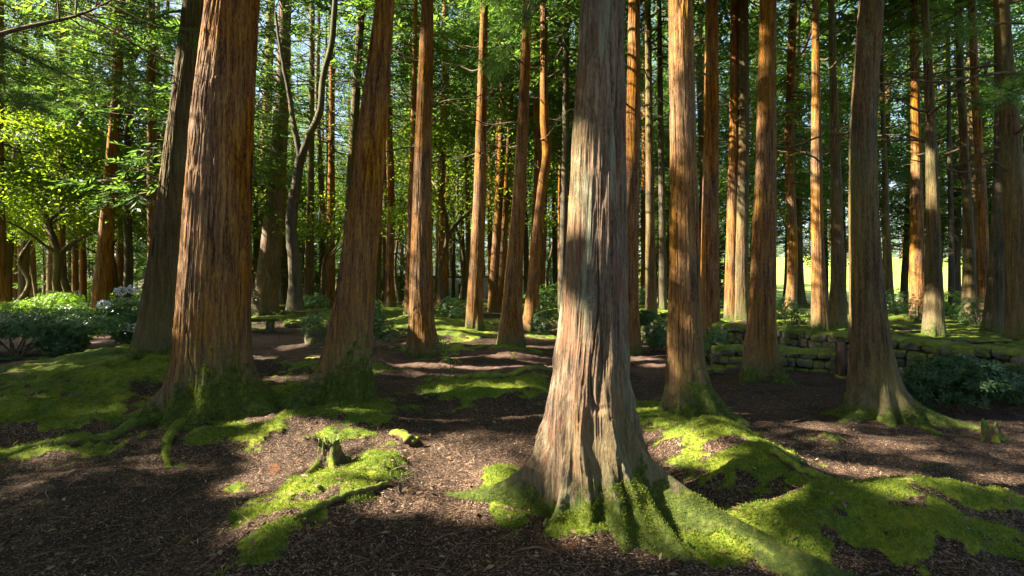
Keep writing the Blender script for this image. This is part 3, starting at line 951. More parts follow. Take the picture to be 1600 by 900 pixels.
tree('dark brown cedar just behind the massive orange one, leaning right with a rough mossy foot', 552,
     [(0, 306, 40), (150, 292, 50), (300, 277, 62), (430, 262, 72), (500, 255, 78), (545, 250, 92)], 'dull', px0=250, Y=9.2,
     seg=320, dz=0.025, zc=10, branches=1, lobes=8, lobe_amp=0.22, lobe_h=0.3, moss_h=0.25, top=25, bark=0.018)
tree('dark red-brown straight cedar right of the foreground giant with a ridged mossy foot', 652,
     [(0, 1063, 39), (150, 1066, 42), (300, 1069, 46), (450, 1070, 52), (550, 1070, 58), (600, 1072, 64), (645, 1075, 78)], 'gold', px0=1075,
     seg=360, dz=0.018, zc=10, branches=0, lobes=6, lobe_amp=0.35, lobe_h=0.22, moss_h=0.28, moss_side=0.5, top=24, bark=0.009, roots=((-20, 0.3, 0.25, 0.14), (-60, 0.12, .2, .3)))
tree('green-tinged brown cedar with claw-like mossy roots in front of the stone wall', 640,
     [(0, 1362, 42), (100, 1354, 44), (200, 1348, 46), (300, 1348, 48), (400, 1352, 54), (500, 1357, 64), (560, 1362, 76), (620, 1367, 96)], 'dull', px0=1368, Y=6.4,
     seg=420, dz=0.018, zc=9.5, branches=0, lobes=5, lobe_amp=0.12, lobe_h=0.25, moss_h=0.22, top=24, bark=0.009,
     roots=((-30, 0.62, 0.17, 0.13), (-72, 0.34, 0.17, 0.15), (-108, 0.30, 0.17, 0.15), (-150, 0.55, 0.22, 0.14), (180, 0.3, 0.2, 0.15), (20, .4, .25, .15)))
tree('mid-sized brown cedar with a green mossy foot beside the low stone wall', 590,
     [(0, 1200, 27), (150, 1198, 31), (300, 1196, 36), (450, 1191, 44), (520, 1189, 50), (575, 1187, 62)], 'gold', px0=1187,
     seg=280, dz=0.025, zc=9.5, branches=1, lobes=6, lobe_amp=0.25, lobe_h=0.3, moss_h=0.38, top=24, bark=0.01, roots=((-40, 0.25, 0.25, 0.2), (215, .3, .25, .2)))
tree('straight orange cedar lit along its left side, beyond the small mossy mound', 560,
     [(0, 668, 18), (150, 664, 24), (300, 659, 29), (420, 658, 34), (500, 658, 38), (550, 660, 48)], 'gold', px0=660,
     seg=220, dz=0.03, zc=9.5, branches=3, lobes=5, lobe_amp=0.3, lobe_h=0.3, moss_h=0.25, top=24, bark=0.01)
tree('tall pale-barked cedar peeking out behind the right edge of the foreground giant', 552,
     [(0, 991, 17), (150, 990, 21), (300, 986, 25), (450, 982, 29), (545, 982, 40)], 'red', px0=982, seg=180, dz=0.035, zc=9.5, branches=1, top=24, bark=0.01, moss_h=.4)
tree('straight brown cedar standing just right of the dark red-brown one', 543,
     [(0, 1112, 19), (150, 1112, 22), (300, 1110, 25), (450, 1109, 29), (530, 1109, 34)], 'red', px0=1109, seg=180, dz=0.035, zc=9.5, branches=1, top=24, bark=0.01)

# mid distance -----------------------------------------------------------
mid = [
    ('grey-barked cedar with a broad streaked foot, between the two big orange cedars', 497, [(0, 446, 19), (150, 441, 23), (300, 432, 29), (420, 420, 36), (480, 413, 44), (494, 412, 50)], 'grey', 0, None, 10),
    ('slim cedar half hidden behind the grey-barked one', 475, [(0, 424, 12), (300, 412, 17), (460, 402, 22)], 'red', 0, None, 9),
    ('slender upright orange cedar in the middle of the wood, near the camellia row', 527, [(0, 757, 11), (150, 753, 15), (300, 750, 19), (430, 744, 23), (515, 740, 27)], 'gold', 0, None, 10),
    ('leaning brown cedar left of the foreground giant with a fanned pale foot', 548, [(0, 824, 13), (150, 819, 16), (300, 812, 20), (430, 803, 27), (500, 799, 33), (540, 797, 42)], 'gold', 0, None, 10),
    ('cedar with a kinked trunk bending halfway up, left of the foreground giant', 517, [(0, 850, 11), (150, 850, 12), (205, 851, 14), (240, 857, 15), (280, 848, 13), (400, 836, 16), (480, 831, 22), (512, 829, 30)], 'red', 0, None, 10),
    ('smooth dark red trunk among the sunlit shrubs at the left', 459, [(100, 186, 13), (200, 178, 17), (300, 170, 20), (420, 160, 25), (455, 157, 29)], 'red', 0, 20.0, 8),
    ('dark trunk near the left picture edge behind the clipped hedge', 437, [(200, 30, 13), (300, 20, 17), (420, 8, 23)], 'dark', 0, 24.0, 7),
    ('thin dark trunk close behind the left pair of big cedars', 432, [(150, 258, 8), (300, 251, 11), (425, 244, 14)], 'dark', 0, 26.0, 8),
    ('short-looking brown trunk with flared foot behind the sunlit azaleas', 420, [(300, 47, 9), (415, 37, 18)], 'dull', 0, 34.0, 6),
    ('upright ochre trunk behind the sunlit azaleas, second from the left edge', 412, [(300, 87, 8), (408, 80, 15)], 'gold', 0, 38.0, 6),
    ('green-grey straight trunk behind the leaning ring-scarred cedar', 485, [(0, 607, 9), (250, 592, 14), (470, 585, 20)], 'dull', 0, None, 9),
    ('orange trunk tucked close behind the left of the sunlit straight cedar', 505, [(200, 646, 8), (350, 642, 12), (490, 640, 18)], 'red', 0, None, 10),
    ('tall twin trunk, left stem of the pair beyond the wall', 503, [(0, 1148, 13), (200, 1147, 15), (400, 1143, 18), (490, 1142, 22)], 'red', 0.45, None, 9),
    ('tall twin trunk, right stem of the pair beyond the wall', 499, [(0, 1161, 16), (200, 1162, 18), (400, 1158, 22), (490, 1157, 26)], 'dull', 0.45, 14.5, 9),
    ('slender sunlit cedar rising directly behind the stone wall, left of the claw-rooted tree', 515, [(0, 1274, 10), (150, 1275, 14), (300, 1276, 18), (430, 1279, 22), (508, 1281, 28)], 'gold', 0.5, 10.9, 9),
    ('dull slim cedar touching the right of the sunlit slender one behind the wall', 517, [(60, 1300, 10), (300, 1307, 17), (430, 1309, 22), (508, 1309, 30)], 'dull', 0.5, 11.6, 9),
    ('slim dark trunk right behind the claw-rooted cedar, seen against the meadow', 492, [(200, 1380, 8), (350, 1385, 11), (485, 1390, 16)], 'dull', 0.5, 18, 9),
    ('stout orange-lit trunk among shrubs on the terrace', 500, [(180, 1430, 15), (300, 1432, 20), (400, 1433, 24), (490, 1434, 28)], 'red', 0.5, 14.0, 8),
    ('tall narrow brown cedar on the terrace with small side roots', 533, [(0, 1445, 12), (150, 1452, 17), (300, 1457, 22), (430, 1459, 29), (520, 1459, 38)], 'dull', 0.5, 9.9, 9),
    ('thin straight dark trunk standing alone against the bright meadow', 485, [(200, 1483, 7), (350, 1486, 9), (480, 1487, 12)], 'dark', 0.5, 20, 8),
    ('brown trunk with a sunlit upper bend on the terrace', 510, [(150, 1502, 12), (300, 1511, 15), (420, 1514, 20), (500, 1515, 28)], 'dull', 0.5, 13.5, 8),
    ('pale-lit trunk in the close row near the right edge, left of the darkest one', 505, [(150, 1524, 13), (300, 1534, 16), (420, 1537, 18), (500, 1537, 22)], 'red', 0.5, 13.0, 9),
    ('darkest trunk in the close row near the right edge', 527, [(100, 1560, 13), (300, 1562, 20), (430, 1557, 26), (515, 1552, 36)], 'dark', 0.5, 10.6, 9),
    ('broad brown cedar at the right picture edge behind the low bench', 547, [(0, 1564, 26), (150, 1574, 32), (300, 1585, 38), (420, 1590, 42), (535, 1595, 52)], 'dull', 0.45, 8.9, 9),
    ('slim brown trunk right of the foreground giant, left one behind the camellia', 495, [(0, 1012, 9), (250, 1015, 12), (480, 1017, 17)], 'dull', 0.2, 15.5, 9),
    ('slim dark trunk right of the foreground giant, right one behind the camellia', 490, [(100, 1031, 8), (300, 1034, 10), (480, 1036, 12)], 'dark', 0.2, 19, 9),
    ('thin dark trunk left of the small parasol shrub', 452, [(0, 488, 8), (250, 486, 10), (445, 483, 15)], 'dull', 0, 27, 9),
    ('thin two-toned trunk right of the small parasol shrub', 453, [(0, 520, 7), (250, 518, 10), (445, 516, 16)], 'red', 0, 29, 9),
    ('distant greyish trunk just left of the ring-scarred leaning cedar', 470, [(0, 566, 11), (150, 556, 13), (460, 540, 18)], 'dull', 0, 22, 9),
    ('reddish trunk far between the slender and the leaning brown cedar, left of two', 490, [(150, 785, 9), (300, 780, 11), (480, 770, 17)], 'red', 0, None, 9),
    ('ochre trunk far between the slender and the leaning brown cedar, right of two', 490, [(150, 798, 9), (300, 790, 11), (480, 781, 18)], 'gold', 0, None, 9),
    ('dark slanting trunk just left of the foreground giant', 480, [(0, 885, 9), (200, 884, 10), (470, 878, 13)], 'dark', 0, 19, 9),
    ('thin trunk beyond the twin pair, standing against the field edge', 470, [(100, 1247, 6), (300, 1248, 8), (475, 1250, 11)], 'dull', 0.4, 26, 8),
]
for i, (lab, py, pts, mt, z0, Y, zc) in enumerate(mid):
    tree(lab, py, pts, mt, z0=z0, Y=Y, zc=zc, px0=pts[-1][1], seg=110, dz=0.06, branches=6, top=23 + (i * 7) % 5,
         bark=0.008, lobes=5, lobe_amp=0.22, lobe_h=0.3, moss_h=0.25)

# ------------------------------------------------------------------ generic trunks for the rest of the wood
def generic_trunk(k):
    r = np.random.default_rng(900 + k)
    H = 24; n = 60; seg = 22
    zl = np.concatenate([np.linspace(-0.4, 2, 16), np.linspace(2.3, H, n - 16)])
    TH, ZL = np.meshgrid(np.linspace(0, 2 * np.pi, seg, endpoint=False), zl)
    rr = 0.21 * (1 - ZL / H) ** 0.6 + 0.02 + 0.12 * np.exp(-np.clip(ZL, 0, None) / 0.4)
    rr = rr * (1 + 0.16 * (fbm(np.cos(TH) * 1.5 + k, np.sin(TH) * 1.5, ZL * 0.8, 3, k) - 0.5) * 2)
    cx = 0.22 * (noise(ZL * 0.16, ZL * 0, k * 7.7) - 0.5) * 2 * np.clip(ZL, 0, 3) / 3 + 0.02 * ZL * r.normal()
    cy = 0.02 * ZL * r.normal()
    V = np.stack([cx + np.cos(TH) * rr, cy + np.sin(TH) * rr, ZL], -1).reshape(-1, 3)
    i = np.arange(len(zl) - 1)[:, None] * seg; j = np.arange(seg)[None]; j2 = (j + 1) % seg
    q = np.stack([i + j, i + j2, i + seg + j2, i + seg + j], -1).reshape(-1, 4)
    mo = 0.6 * np.exp(-np.clip(ZL, 0, None) / 0.4)
    return mk_mesh('trunk', V, q, [M[('red', 'dull', 'gold', 'dark')[k % 4]]], attrs={'moss': mo.ravel()})


GT = [generic_trunk(k) for k in range(8)]
placed = []
for o in bpy.data.objects:
    if o.get('category') == 'tree':
        placed.append((o.location.x, o.location.y))


def far_tree(x, y, k, label, group, zc=7.0, sc=1.0, carved=False):
    t = thing('cedar_tree', label, 'tree', (x, y, gz(x, y)), group)
    tr = link('trunk', GT[k % 8], t); tr.scale = (sc, sc, 1); tr.rotation_euler = (0, 0, k * 2.1)
    if carved or y < 48:
        add_crown(t, (x, y, gz(x, y)), zc, k)
    else:
        c = link('crown', CV[k % 5], t, (0, 0, zc)); c.rotation_euler = (0, 0, k * 1.3)
        s = 0.9 + 0.3 * ((k * 37) % 10) / 10; c.scale = (s, s, s)
    placed.append((x, y))
    return t


LBL_FAR = 'slender far cedar trunk in the crowded background of the wood'
rr = random.Random(5)
cnt = 0; tries = 0
while cnt < 112 and tries < 12000:
    tries += 1
    Y = rr.uniform(19, 62)
    px = rr.gauss(680, 170) if rr.random() < 0.6 else rr.uniform(-120, 1180)
    if px > 1190 or px < -150: continue
    if px < 440 and Y < 28: continue
    if 120 < px < 300 and rr.random() < 0.6: continue
    x = (px - 800) / F * Y
    if any((x - a) ** 2 + (Y - b) ** 2 < 2.1 ** 2 for a, b in placed): continue
    far_tree(x, Y, cnt, LBL_FAR, 'far cedars in the background of the wood', zc=rr.uniform(5.5, 9.5), sc=rr.uniform(0.7, 1.15))
    cnt += 1
# right side, beyond the terrace and round the meadow
cnt = 0; tries = 0
while cnt < 42 and tries < 6000:
    tries += 1
    Y = rr.uniform(17, 40); px = rr.uniform(1180, 1800)
    x = (px - 800) / F * Y
    if any((x - a) ** 2 + (Y - b) ** 2 < 2.6 ** 2 for a, b in placed): continue
    far_tree(x, Y, cnt + 3, 'dim cedar beyond the terrace, standing before the bright meadow', 'cedars before the meadow', zc=rr.uniform(2.6, 5.5), sc=rr.uniform(0.7, 1.1))
    cnt += 1
cnt = 0; tries = 0
while cnt < 26 and tries < 6000:
    tries += 1
    Y = rr.uniform(19, 34); px = rr.uniform(-160, 430)
    x = (px - 800) / F * Y
    if any((x - a) ** 2 + (Y - b) ** 2 < 2.4 ** 2 for a, b in placed): continue
    far_tree(x, Y, cnt + 1, 'low-branched cedar in the leafy background at the left', 'low-branched cedars at the left', zc=rr.uniform(3.6, 6.5), sc=rr.uniform(0.6, 1.0))
    cnt += 1
# unseen trees added outside the left edge so their crowns shade the glade
cnt = 0; tries = 0
while cnt < 54 and tries < 9000:
    tries += 1
    x = rr.uniform(-33, -4.5); y = rr.choice((-3.2, -1.6, -0.2, 1.0, 2.15, 7.75, 11.45, 15.4)) + rr.uniform(-.08, .08) + x * 0.105
    if x > -max(y, 0) * 1.12 - 3.5: continue
    if any((x - a) ** 2 + (y - b) ** 2 < 2.0 ** 2 for a, b in placed): continue
    far_tree(x, y, cnt, 'unseen cedar added outside the left picture edge to shade the glade', 'unseen shade cedars added left of the view', zc=rr.uniform(5.0, 9), sc=1.0, carved=True)
    cnt += 1

for k, (x, y) in enumerate(((6.5, 1.5), (9, 3.2), (5.5, -2.5), (10, -1), (3.0, -4.5), (-1.5, -5.5), (-5.5, -6), (12.5, 2.0), (8, -5), (13, 5.5), (1, -8.5), (-9, -7))):  # unseen cedars added to block sky light from the ground
    far_tree(x, y, k + 2, 'unseen cedar added behind or right of the viewpoint to shade the ground', 'unseen shade cedars added behind the viewpoint', zc=8 + k % 3)
# low evergreen crowns behind the trunks
cnt = 0; tries = 0
while cnt < 30 and tries < 4000:
    tries += 1
    Y = rr.uniform(27, 60); px = rr.uniform(-60, 1180)
    x = (px - 800) / F * Y
    if any((x - a) ** 2 + (Y - b) ** 2 < 1.5 ** 2 for a, b in placed): continue
    t = thing('young_cedar', 'young evergreen with low foliage between the far trunks', 'tree', (x, Y, gz(x, Y)), 'young evergreens between the far trunks')
    tr = link('trunk', GT[cnt % 8], t); tr.scale = (0.35, 0.35, 0.35)
    c = link('crown', YV[cnt % 3], t, (0, 0, rr.uniform(0.4, 2.2))); c.rotation_euler = (0, 0, cnt * 1.1); s = rr.uniform(0.7, 1.25); c.scale = (s, s, s)
    placed.append((x, Y)); cnt += 1
# far tree line
cnt = 0
for i in range(70):
    a = -52 + 104 * (i + rr.random()) / 70
    Y = rr.uniform(68, 100)
    x = Y * math.tan(math.radians(a))
    if x / Y > 0.18:
        Y = rr.uniform(128, 165); x = Y * math.tan(math.radians(a))
    t = thing('tree_line_cedar', 'distant dark green tree closing the view behind the wood', 'tree', (x, Y, gz(x, Y)), 'distant tree line')
    tr = link('trunk', GT[i % 8], t)
    c = link('crown', CV[i % 5], t, (0, 0, 1.0 if x / Y > .18 else 2.5)); s = rr.uniform(1.25, 1.6); c.scale = (s * 1.2, s * 1.2, s); c.rotation_euler = (0, 0, i)

# ------------------------------------------------------------------ bright broadleaf trees
def broad_tree(label, px, Y, top_z, ctr_rows, n, leaf, seed, bends, r0=0.12, mat='bark', lmat='bright', group=None, bark='dull', leafy=True):
    X = (px - 800) / F * Y
    foot = np.array([X, Y, gz(X, Y)])
    t = thing('broadleaf_tree', label, 'tree', foot, group)
    for k, (ctrl, ra, rb) in enumerate(bends):
        path = smooth_path(ctrl, 28)
        rad = np.linspace(ra, rb, 28) * (1 + 0.12 * np.random.default_rng(seed + k).normal(0, 1, 28).cumsum() * 0.15)
        if k == 0: rad = rad + 0.6 * ra * np.exp(-np.linspace(0, 12, 28))
        v, q = tube(path, np.abs(rad), 14)
        v = v + (noise(v[:, 0] * 9, v[:, 1] * 9, v[:, 2] * 4, seed)[:, None] - 0.5) * 0.25 * ra
        mo = 0.4 * np.exp(-np.clip(v[:, 2], 0, None) / 1.5)
        me = mk_mesh('trunk' if k == 0 else 'branch', v, q, [M[bark]], attrs={'moss': mo})
        link('trunk' if k == 0 else 'branch', me, t)
    if leafy:
        me = broad_mesh('crown', ctr_rows, n, leaf, seed, lmat, off=foot if Y < 38 else None)
        link('crown', me, t)
    return t


def generic_bends(seed, H, r0):
    r = np.random.default_rng(seed)
    a = r.normal(0, 0.35, (5, 2)).cumsum(0)
    tr = [(0, 0, -0.3)] + [(a[i][0], a[i][1], H * (i + 1) / 5) for i in range(5)]
    b = [(tr, r0, r0 * 0.35)]
    for k in range(4):
        i = 2 + k % 3
        p = tr[i]
        az = r.uniform(0, 6.28); L = r.uniform(1.2, 2.6)
        b.append(([p, (p[0] + math.cos(az) * L * 0.5, p[1] + math.sin(az) * L * 0.5, p[2] + L * 0.45), (p[0] + math.cos(az) * L, p[1] + math.sin(az) * L, p[2] + L * 0.75)], r0 * 0.45, r0 * 0.12))
    return b


for i, (lab, px, Y, H, r0) in enumerate(bt):
    r = np.random.default_rng(40 + i)
    rows = []
    for k in range(22):
        a = r.uniform(0, 6.28); d = 5.2 * r.random() ** .6
        rows.append((math.cos(a) * d, math.sin(a) * d, H * r.uniform(0.5, 1.15), r.uniform(0.9, 2.2), r.uniform(0.9, 2.2), r.uniform(0.2, 0.45)))
    broad_tree(lab, px, Y, H, rows, 700, 0.16, 50 + i, generic_bends(60 + i, H * 0.9, r0))

# dark curving forked tree behind the grey cedar (px 460)
Yk = 17.5
def rel(px, py, Y=Yk, px0=462):
    p = at(px, py, Y); f = ((px0 - 800) / F * Y, Y, 0)
    return (p[0] - f[0], 0, p[2])
broad_tree('dark curving tree that forks into two snaking stems, behind the grey-barked cedar', 462, Yk, 10, [], 0, 0.1, 77,
           [([rel(462, 485), rel(460, 420), rel(455, 350), rel(463, 290), rel(470, 245)], 0.20, 0.17),
            ([rel(470, 250), rel(482, 215), rel(500, 175), rel(505, 120), rel(518, 70), rel(524, 0), rel(530, -60)], 0.13, 0.06),
            ([rel(469, 250), rel(460, 200), rel(452, 150), rel(440, 90), rel(430, 20)], 0.11, 0.04)], bark='dark', leafy=False)

# ------------------------------------------------------------------ shrubs
def shrub(name, label, cat, px, py, rows, n, leaf, mat, seed, stems=6, stem_h=0.6, z0=0.0, Y=None, group=None, stem_r=0.012, surface=True):
    if Y is None: Y = depth(py, z0)
    X = (px - 800) / F * Y
    foot = np.array([X, Y, gz(X, Y)])
    t = thing(name, label, cat, foot, group)
    r = np.random.default_rng(seed)
    P = []; Nn = []
    for c in rows:
        d = r.normal(0, 1, (n, 3)); d /= np.linalg.norm(d, axis=1)[:, None]
        rad = 0.55 + 0.45 * r.random(n) ** 0.5
        bump = 1 + 0.25 * (noise(d[:, 0] * 2.5 + seed, d[:, 1] * 2.5, d[:, 2] * 2.5, seed) - 0.5) * 2
        P.append(d * (rad * bump)[:, None] * np.array(c[3:6]) + np.array(c[:3])); Nn.append(d)
    P = np.concatenate(P); Nn = np.concatenate(Nn)
    k = P[:, 2] > 0.01
    P, Nn = P[k], Nn[k]
    # whorls of leaves
    T = []
    TQ = []
    for a in range(5):
        an = a * 2 * math.pi / 5
        b = len(T)
        T += rhomb((0.05 * math.cos(an), 0.05 * math.sin(an), 0), (math.cos(an), math.sin(an), 0.35), 1.0, 0.42)
        TQ.append([b, b + 1, b + 2, b + 3])
    T = np.array(T)[:, [2, 1, 0]] * np.array([1, 1, 1])
    F_ = Nn + r.normal(0, 0.35, Nn.shape) + np.array([0, 0, 0.6])
    v, q = stamp(T, np.array(TQ), P, F_, leaf * r.uniform(0.7, 1.25, len(P)), roll=r.uniform(0, 6, len(P)))
    link('foliage', mk_mesh('foliage', v, q, [M[mat]], smooth=False), t)
    S_ = Soup()
    for s in range(stems):
        c = rows[s % len(rows)]
        e = np.array([c[0] + r.normal(0, c[3] * 0.4), c[1] + r.normal(0, c[4] * 0.4), c[2] + c[5] * 0.5])
        m_ = np.array([e[0] * 0.35 + r.normal(0, .05), e[1] * 0.35, e[2] * 0.5])
        S_.add(*tube(smooth_path([(r.normal(0, .05), r.normal(0, .05), -0.05), m_, e], 10), np.linspace(stem_r, stem_r * 0.4, 10), 6))
    link('stem', S_.mesh('stem', [M['twig']]), t)
    return t


# big flat clipped hedge, left
r = np.random.default_rng(3)
shrub('clipped_hedge', 'wide flat-topped dark green hedge at the left edge beside the brown path', 'shrub', 25, 548,
      [(-0.9, 0.3, 0.62, 1.1, .9, 0.26), (0.3, 0.2, 0.66, 1.1, 0.9, 0.25), (1.2, 0.4, 0.62, 0.8, .8, 0.22), (-1.9, .4, .55, 1.0, .9, .35), (0.9, 0.1, 0.3, 0.45, .5, 0.3), (-0.2, .9, .72, 1.3, .8, .25)], 1100, 0.065, 'shrub', 3, 14, Y=11.0, stem_r=0.02)
hy = shrub('hydrangea_bush', 'hydrangea bush with pale white-blue flower heads beside the path', 'shrub', 205, 520,
           [(0, 0, 0.75, 0.75, 0.6, 0.42), (0.45, 0.1, 0.6, 0.5, 0.5, 0.4), (-.5, 0, .65, .45, .45, .25), (0.1, 0, 0.35, .5, .5, .3)], 420, 0.11, 'shrub', 5, 9, Y=12.8)
fo = hy.location
for i, (px, py) in enumerate(((207, 452), (189, 455), (162, 476), (228, 469), (196, 511), (209, 512))):
    p = at(px, py, 12.3)
    r = np.random.default_rng(70 + i)
    d = r.normal(0, 1, (110, 3)); d /= np.linalg.norm(d, axis=1)[:, None]
    P = d * np.array([0.125, 0.125, 0.085]) * (0.75 + .25 * r.random((110, 1)))
    v, q = stamp(*leaf_template(1, 0.9), P, d + r.normal(0, .5, d.shape), np.full(len(P), 0.05), roll=r.uniform(0, 6, len(P)))
    link('flower_head', mk_mesh('flower_head', v, q, [M['petal']], smooth=False), hy, (p[0] - fo.x, p[1] - fo.y, p[2] - fo.z))

shrubs = [
    ('azalea_bush', 'sunlit yellow-green azalea mound left of the two leaning mossy trees', 75, 470, 18, [(0, 0, 0.7, 1.0, .8, .5), (0.5, 0, .95, .6, .6, .3)], 350, .08, 'lightshrub'),
    ('azalea_bush', 'sunlit round azalea behind the dark bush, at the foot of the mossy trees', 92, 440, 21, [(0, 0, 0.8, 1.2, .9, .45)], 500, .08, 'lightshrub'),
    ('azalea_bush', 'pale green azalea between the hedge and the dark left-edge trunk', 30, 480, 16, [(0, 0, 0.55, 1.2, .8, .45), (-.8, 0, .5, .8, .8, .45)], 400, .075, 'lightshrub'),
    ('low_bush', 'dark round bush at the foot of the smooth dark red trunk', 112, 463, 17.5, [(0, 0, 0.45, .75, .6, .42)], 420, .07, 'shrub'),
    ('low_bush', 'green bush right of the smooth dark red trunk', 215, 455, 19, [(0, 0, 0.5, 1.1, .8, .5), (.9, 0.2, .6, .6, .6, .5)], 380, .08, 'shrub'),
    ('azalea_bush', 'bright bush far behind the hydrangea under the thin dark trunk', 225, 440, 25, [(0, 0, 0.6, 1.5, 1, .7)], 500, .09, 'lightshrub'),
    ('low_bush', 'rounded grey-green shrub behind the mossy boulder', 505, 535, 13.2, [(0, 0, .42, .52, .5, .34), (-.3, 0, .35, .3, .3, .25)], 380, .055, 'shrub'),
    ('parasol_shrub', 'small parasol-shaped dark shrub on a thin stem, beyond the boulder', 492, 485, 19, [(0, 0, .8, .55, .5, .2)], 330, .07, 'shrub'),
    ('camellia', 'glossy camellia sapling right of the ring-scarred leaning cedar', 580, 562, 10.4, [(0, 0, .78, .3, .3, .3), (.12, 0, .5, .32, .3, .2), (-.1, 0, 1.0, .2, .2, .14)], 190, .07, 'shrub'),
    ('camellia', 'glossy dark camellia right of the foreground giant, beside the path', 1022, 545, 11.6, [(0, 0, .62, .36, .35, .34), (.1, 0, .3, .3, .3, .2), (-.2, 0, .8, .2, .2, .16)], 260, .07, 'shrub'),
    ('rhododendron', 'large dark glossy shrub in front of the wall at the right', 1500, 620, 6.7, [(0, 0, .62, .42, .4, .13), (.35, .1, .46, .38, .4, .13), (-.38, 0, .5, .32, .3, .1), (-.55, .1, .3, .25, .3, .12), (.65, .1, .3, .3, .3, .14), (-.05, 0, .25, .4, .35, .12), (.1, -.2, .42, .3, .25, .09)], 230, .065, 'darkshrub'),
    ('low_bush', 'dark low bush at the far right edge before the wall', 1590, 610, 7.2, [(0, 0, .2, .5, .4, .2), (.5, .2, .3, .4, .4, .22)], 300, .05, 'darkshrub'),
    ('low_bush', 'small dark bush before the wall, at the foot of the dark red-brown cedar', 1112, 568, 10.4, [(0, 0, .3, .3, .3, .32), (.1, 0, .5, .25, .25, .2)], 240, .055, 'shrub'),
    ('low_bush', 'low dark shrub between the slender and leaning cedars', 705, 500, 19, [(0, 0, .4, .6, .5, .38)], 300, .07, 'shrub'),
    ('low_bush', 'low dark shrub left of the foreground giant behind the kinked trunk', 852, 495, 15.5, [(0, 0, .4, .45, .4, .42)], 300, .07, 'shrub'),
    ('low_bush', 'small dark bush by the twin trunks on the terrace', 1222, 498, 15, [(0, 0, .35, .5, .4, .3)], 260, .06, 'shrub'),
    ('low_bush', 'blue-green bush behind the claw-rooted cedar', 1402, 495, 16, [(0, 0, .45, .6, .5, .4)], 300, .06, 'shrub'),
    ('low_bush', 'shrub at the foot of the orange-lit terrace trunk', 1436, 502, 13, [(0, 0, .3, .32, .3, .42)], 220, .055, 'shrub'),
    ('low_bush', 'pale shrub right of the narrow terrace cedar', 1482, 500, 14.5, [(0, 0, .4, .55, .4, .4), (-.4, 0, .55, .3, .3, .3)], 240, .06, 'lightshrub'),
    ('low_bush', 'dark shrub behind the low bench', 1530, 515, 12.5, [(0, 0, .3, .6, .4, .35)], 260, .06, 'shrub'),
    ('low_bush', 'round bush on the terrace left of the sunlit slender cedar', 1240, 508, 12.5, [(0, 0, .22, .4, .35, .25)], 240, .05, 'shrub'),
]
for i, (nm, lab, px, py, Y, rows, n, leaf, mt) in enumerate(shrubs):
    shrub(nm, lab, 'shrub', px, py, rows, n, leaf, mt, 200 + i, 6, Y=Y)
# scatter of undergrowth bushes far back
for i in range(26):
    Y = rr.uniform(22, 44); px = rr.uniform(420, 1160) if i % 2 else rr.uniform(-40, 420)
    shrub('undergrowth_bush', 'low evergreen bush in the shaded undergrowth among the far trunks', 'shrub', px, 460, [(0, 0, rr.uniform(.3, .6), rr.uniform(.6, 1.3), .8, rr.uniform(.35, .8))], 260, .1,
          'shrub' if i % 3 else 'lightshrub', 400 + i, 4, Y=Y, group='undergrowth bushes far back')

# saplings with sparse leaves
def sapling(label, px, py, H, seed, mat='lightshrub', leaf=0.06, n=70):
    Y = depth(py); X = (px - 800) / F * Y
    foot = np.array([X, Y, gz(X, Y)])
    t = thing('sapling', label, 'plant', foot)
    r = np.random.default_rng(seed); S_ = Soup(); P = []; D = []
    S_.add(*tube(smooth_path([(0, 0, -.03), (r.normal(0, .03), 0, H * .5), (r.normal(0, .06), 0, H)], 8), np.linspace(.009, .003, 8), 5))
    for k in range(11):
        z = H * r.uniform(.3, 1); az = r.uniform(0, 6.28); L = H * r.uniform(.25, .55)
        e = np.array([math.cos(az) * L, math.sin(az) * L, z + L * .3])
        path = smooth_path([(0, 0, z), (e * .5 + np.array([0, 0, z * .5 + .02])), e], 8)
        S_.add(*tube(path, np.linspace(.005, .0015, 8), 4))
        for q in range(n // 8):
            j = r.integers(2, 8); P.append(path[j] + r.normal(0, .025, 3)); D.append([math.cos(az), math.sin(az), 0] + r.normal(0, .8, 3))
    link('stem', S_.mesh('stem', [M['twig']]), t)
    v, q = stamp(*LEAF, np.array(P), np.array(D), leaf * r.uniform(.6, 1.2, len(P)), roll=r.normal(0, .6, len(P)))
    link('foliage', mk_mesh('foliage', v, q, [M[mat]], smooth=False), t)


sapling('pale sapling with sparse leaves by the low stone bench', 436, 533, 0.75, 1)
sapling('tiny pale-leaved sapling on the sunlit path at the centre', 703, 598, 0.35, 2)
sapling('small leafy seedling at the right foot of the straight sunlit cedar', 690, 566, 0.35, 3, 'shrub')
sapling('young twiggy plant beside the camellia sapling', 572, 560, 0.6, 4, 'shrub')

# fern clump
def fern(label, px, py, L, seed, nfr=9, z0=0):
    Y = depth(py, z0); X = (px - 800) / F * Y
    t = thing('fern', label, 'plant', (X, Y, gz(X, Y)))
    r = np.random.default_rng(seed); V = []; Q = []
    for k in range(nfr):
        az = 2 * math.pi * k / nfr + r.normal(0, .2); l = L * r.uniform(.7, 1.1)
        for i in range(22):
            s = (i + 1) / 23
            p = np.array([math.cos(az) * l * s, math.sin(az) * l * s, l * (0.75 * s - 0.8 * s * s) + .02])
            for sg in (-1, 1):
                d = np.array([math.cos(az) * .35 - sg * math.sin(az), math.sin(az) * .35 + sg * math.cos(az), -.15])
                b = len(V); V += rhomb(p, d, l * .28 * (1 - s) ** .7 * min(1, s * 5) + .01, l * .045); Q.append([b, b + 1, b + 2, b + 3])
    link('frond', mk_mesh('frond', np.array(V), np.array(Q), [M['fern']], smooth=False), t)


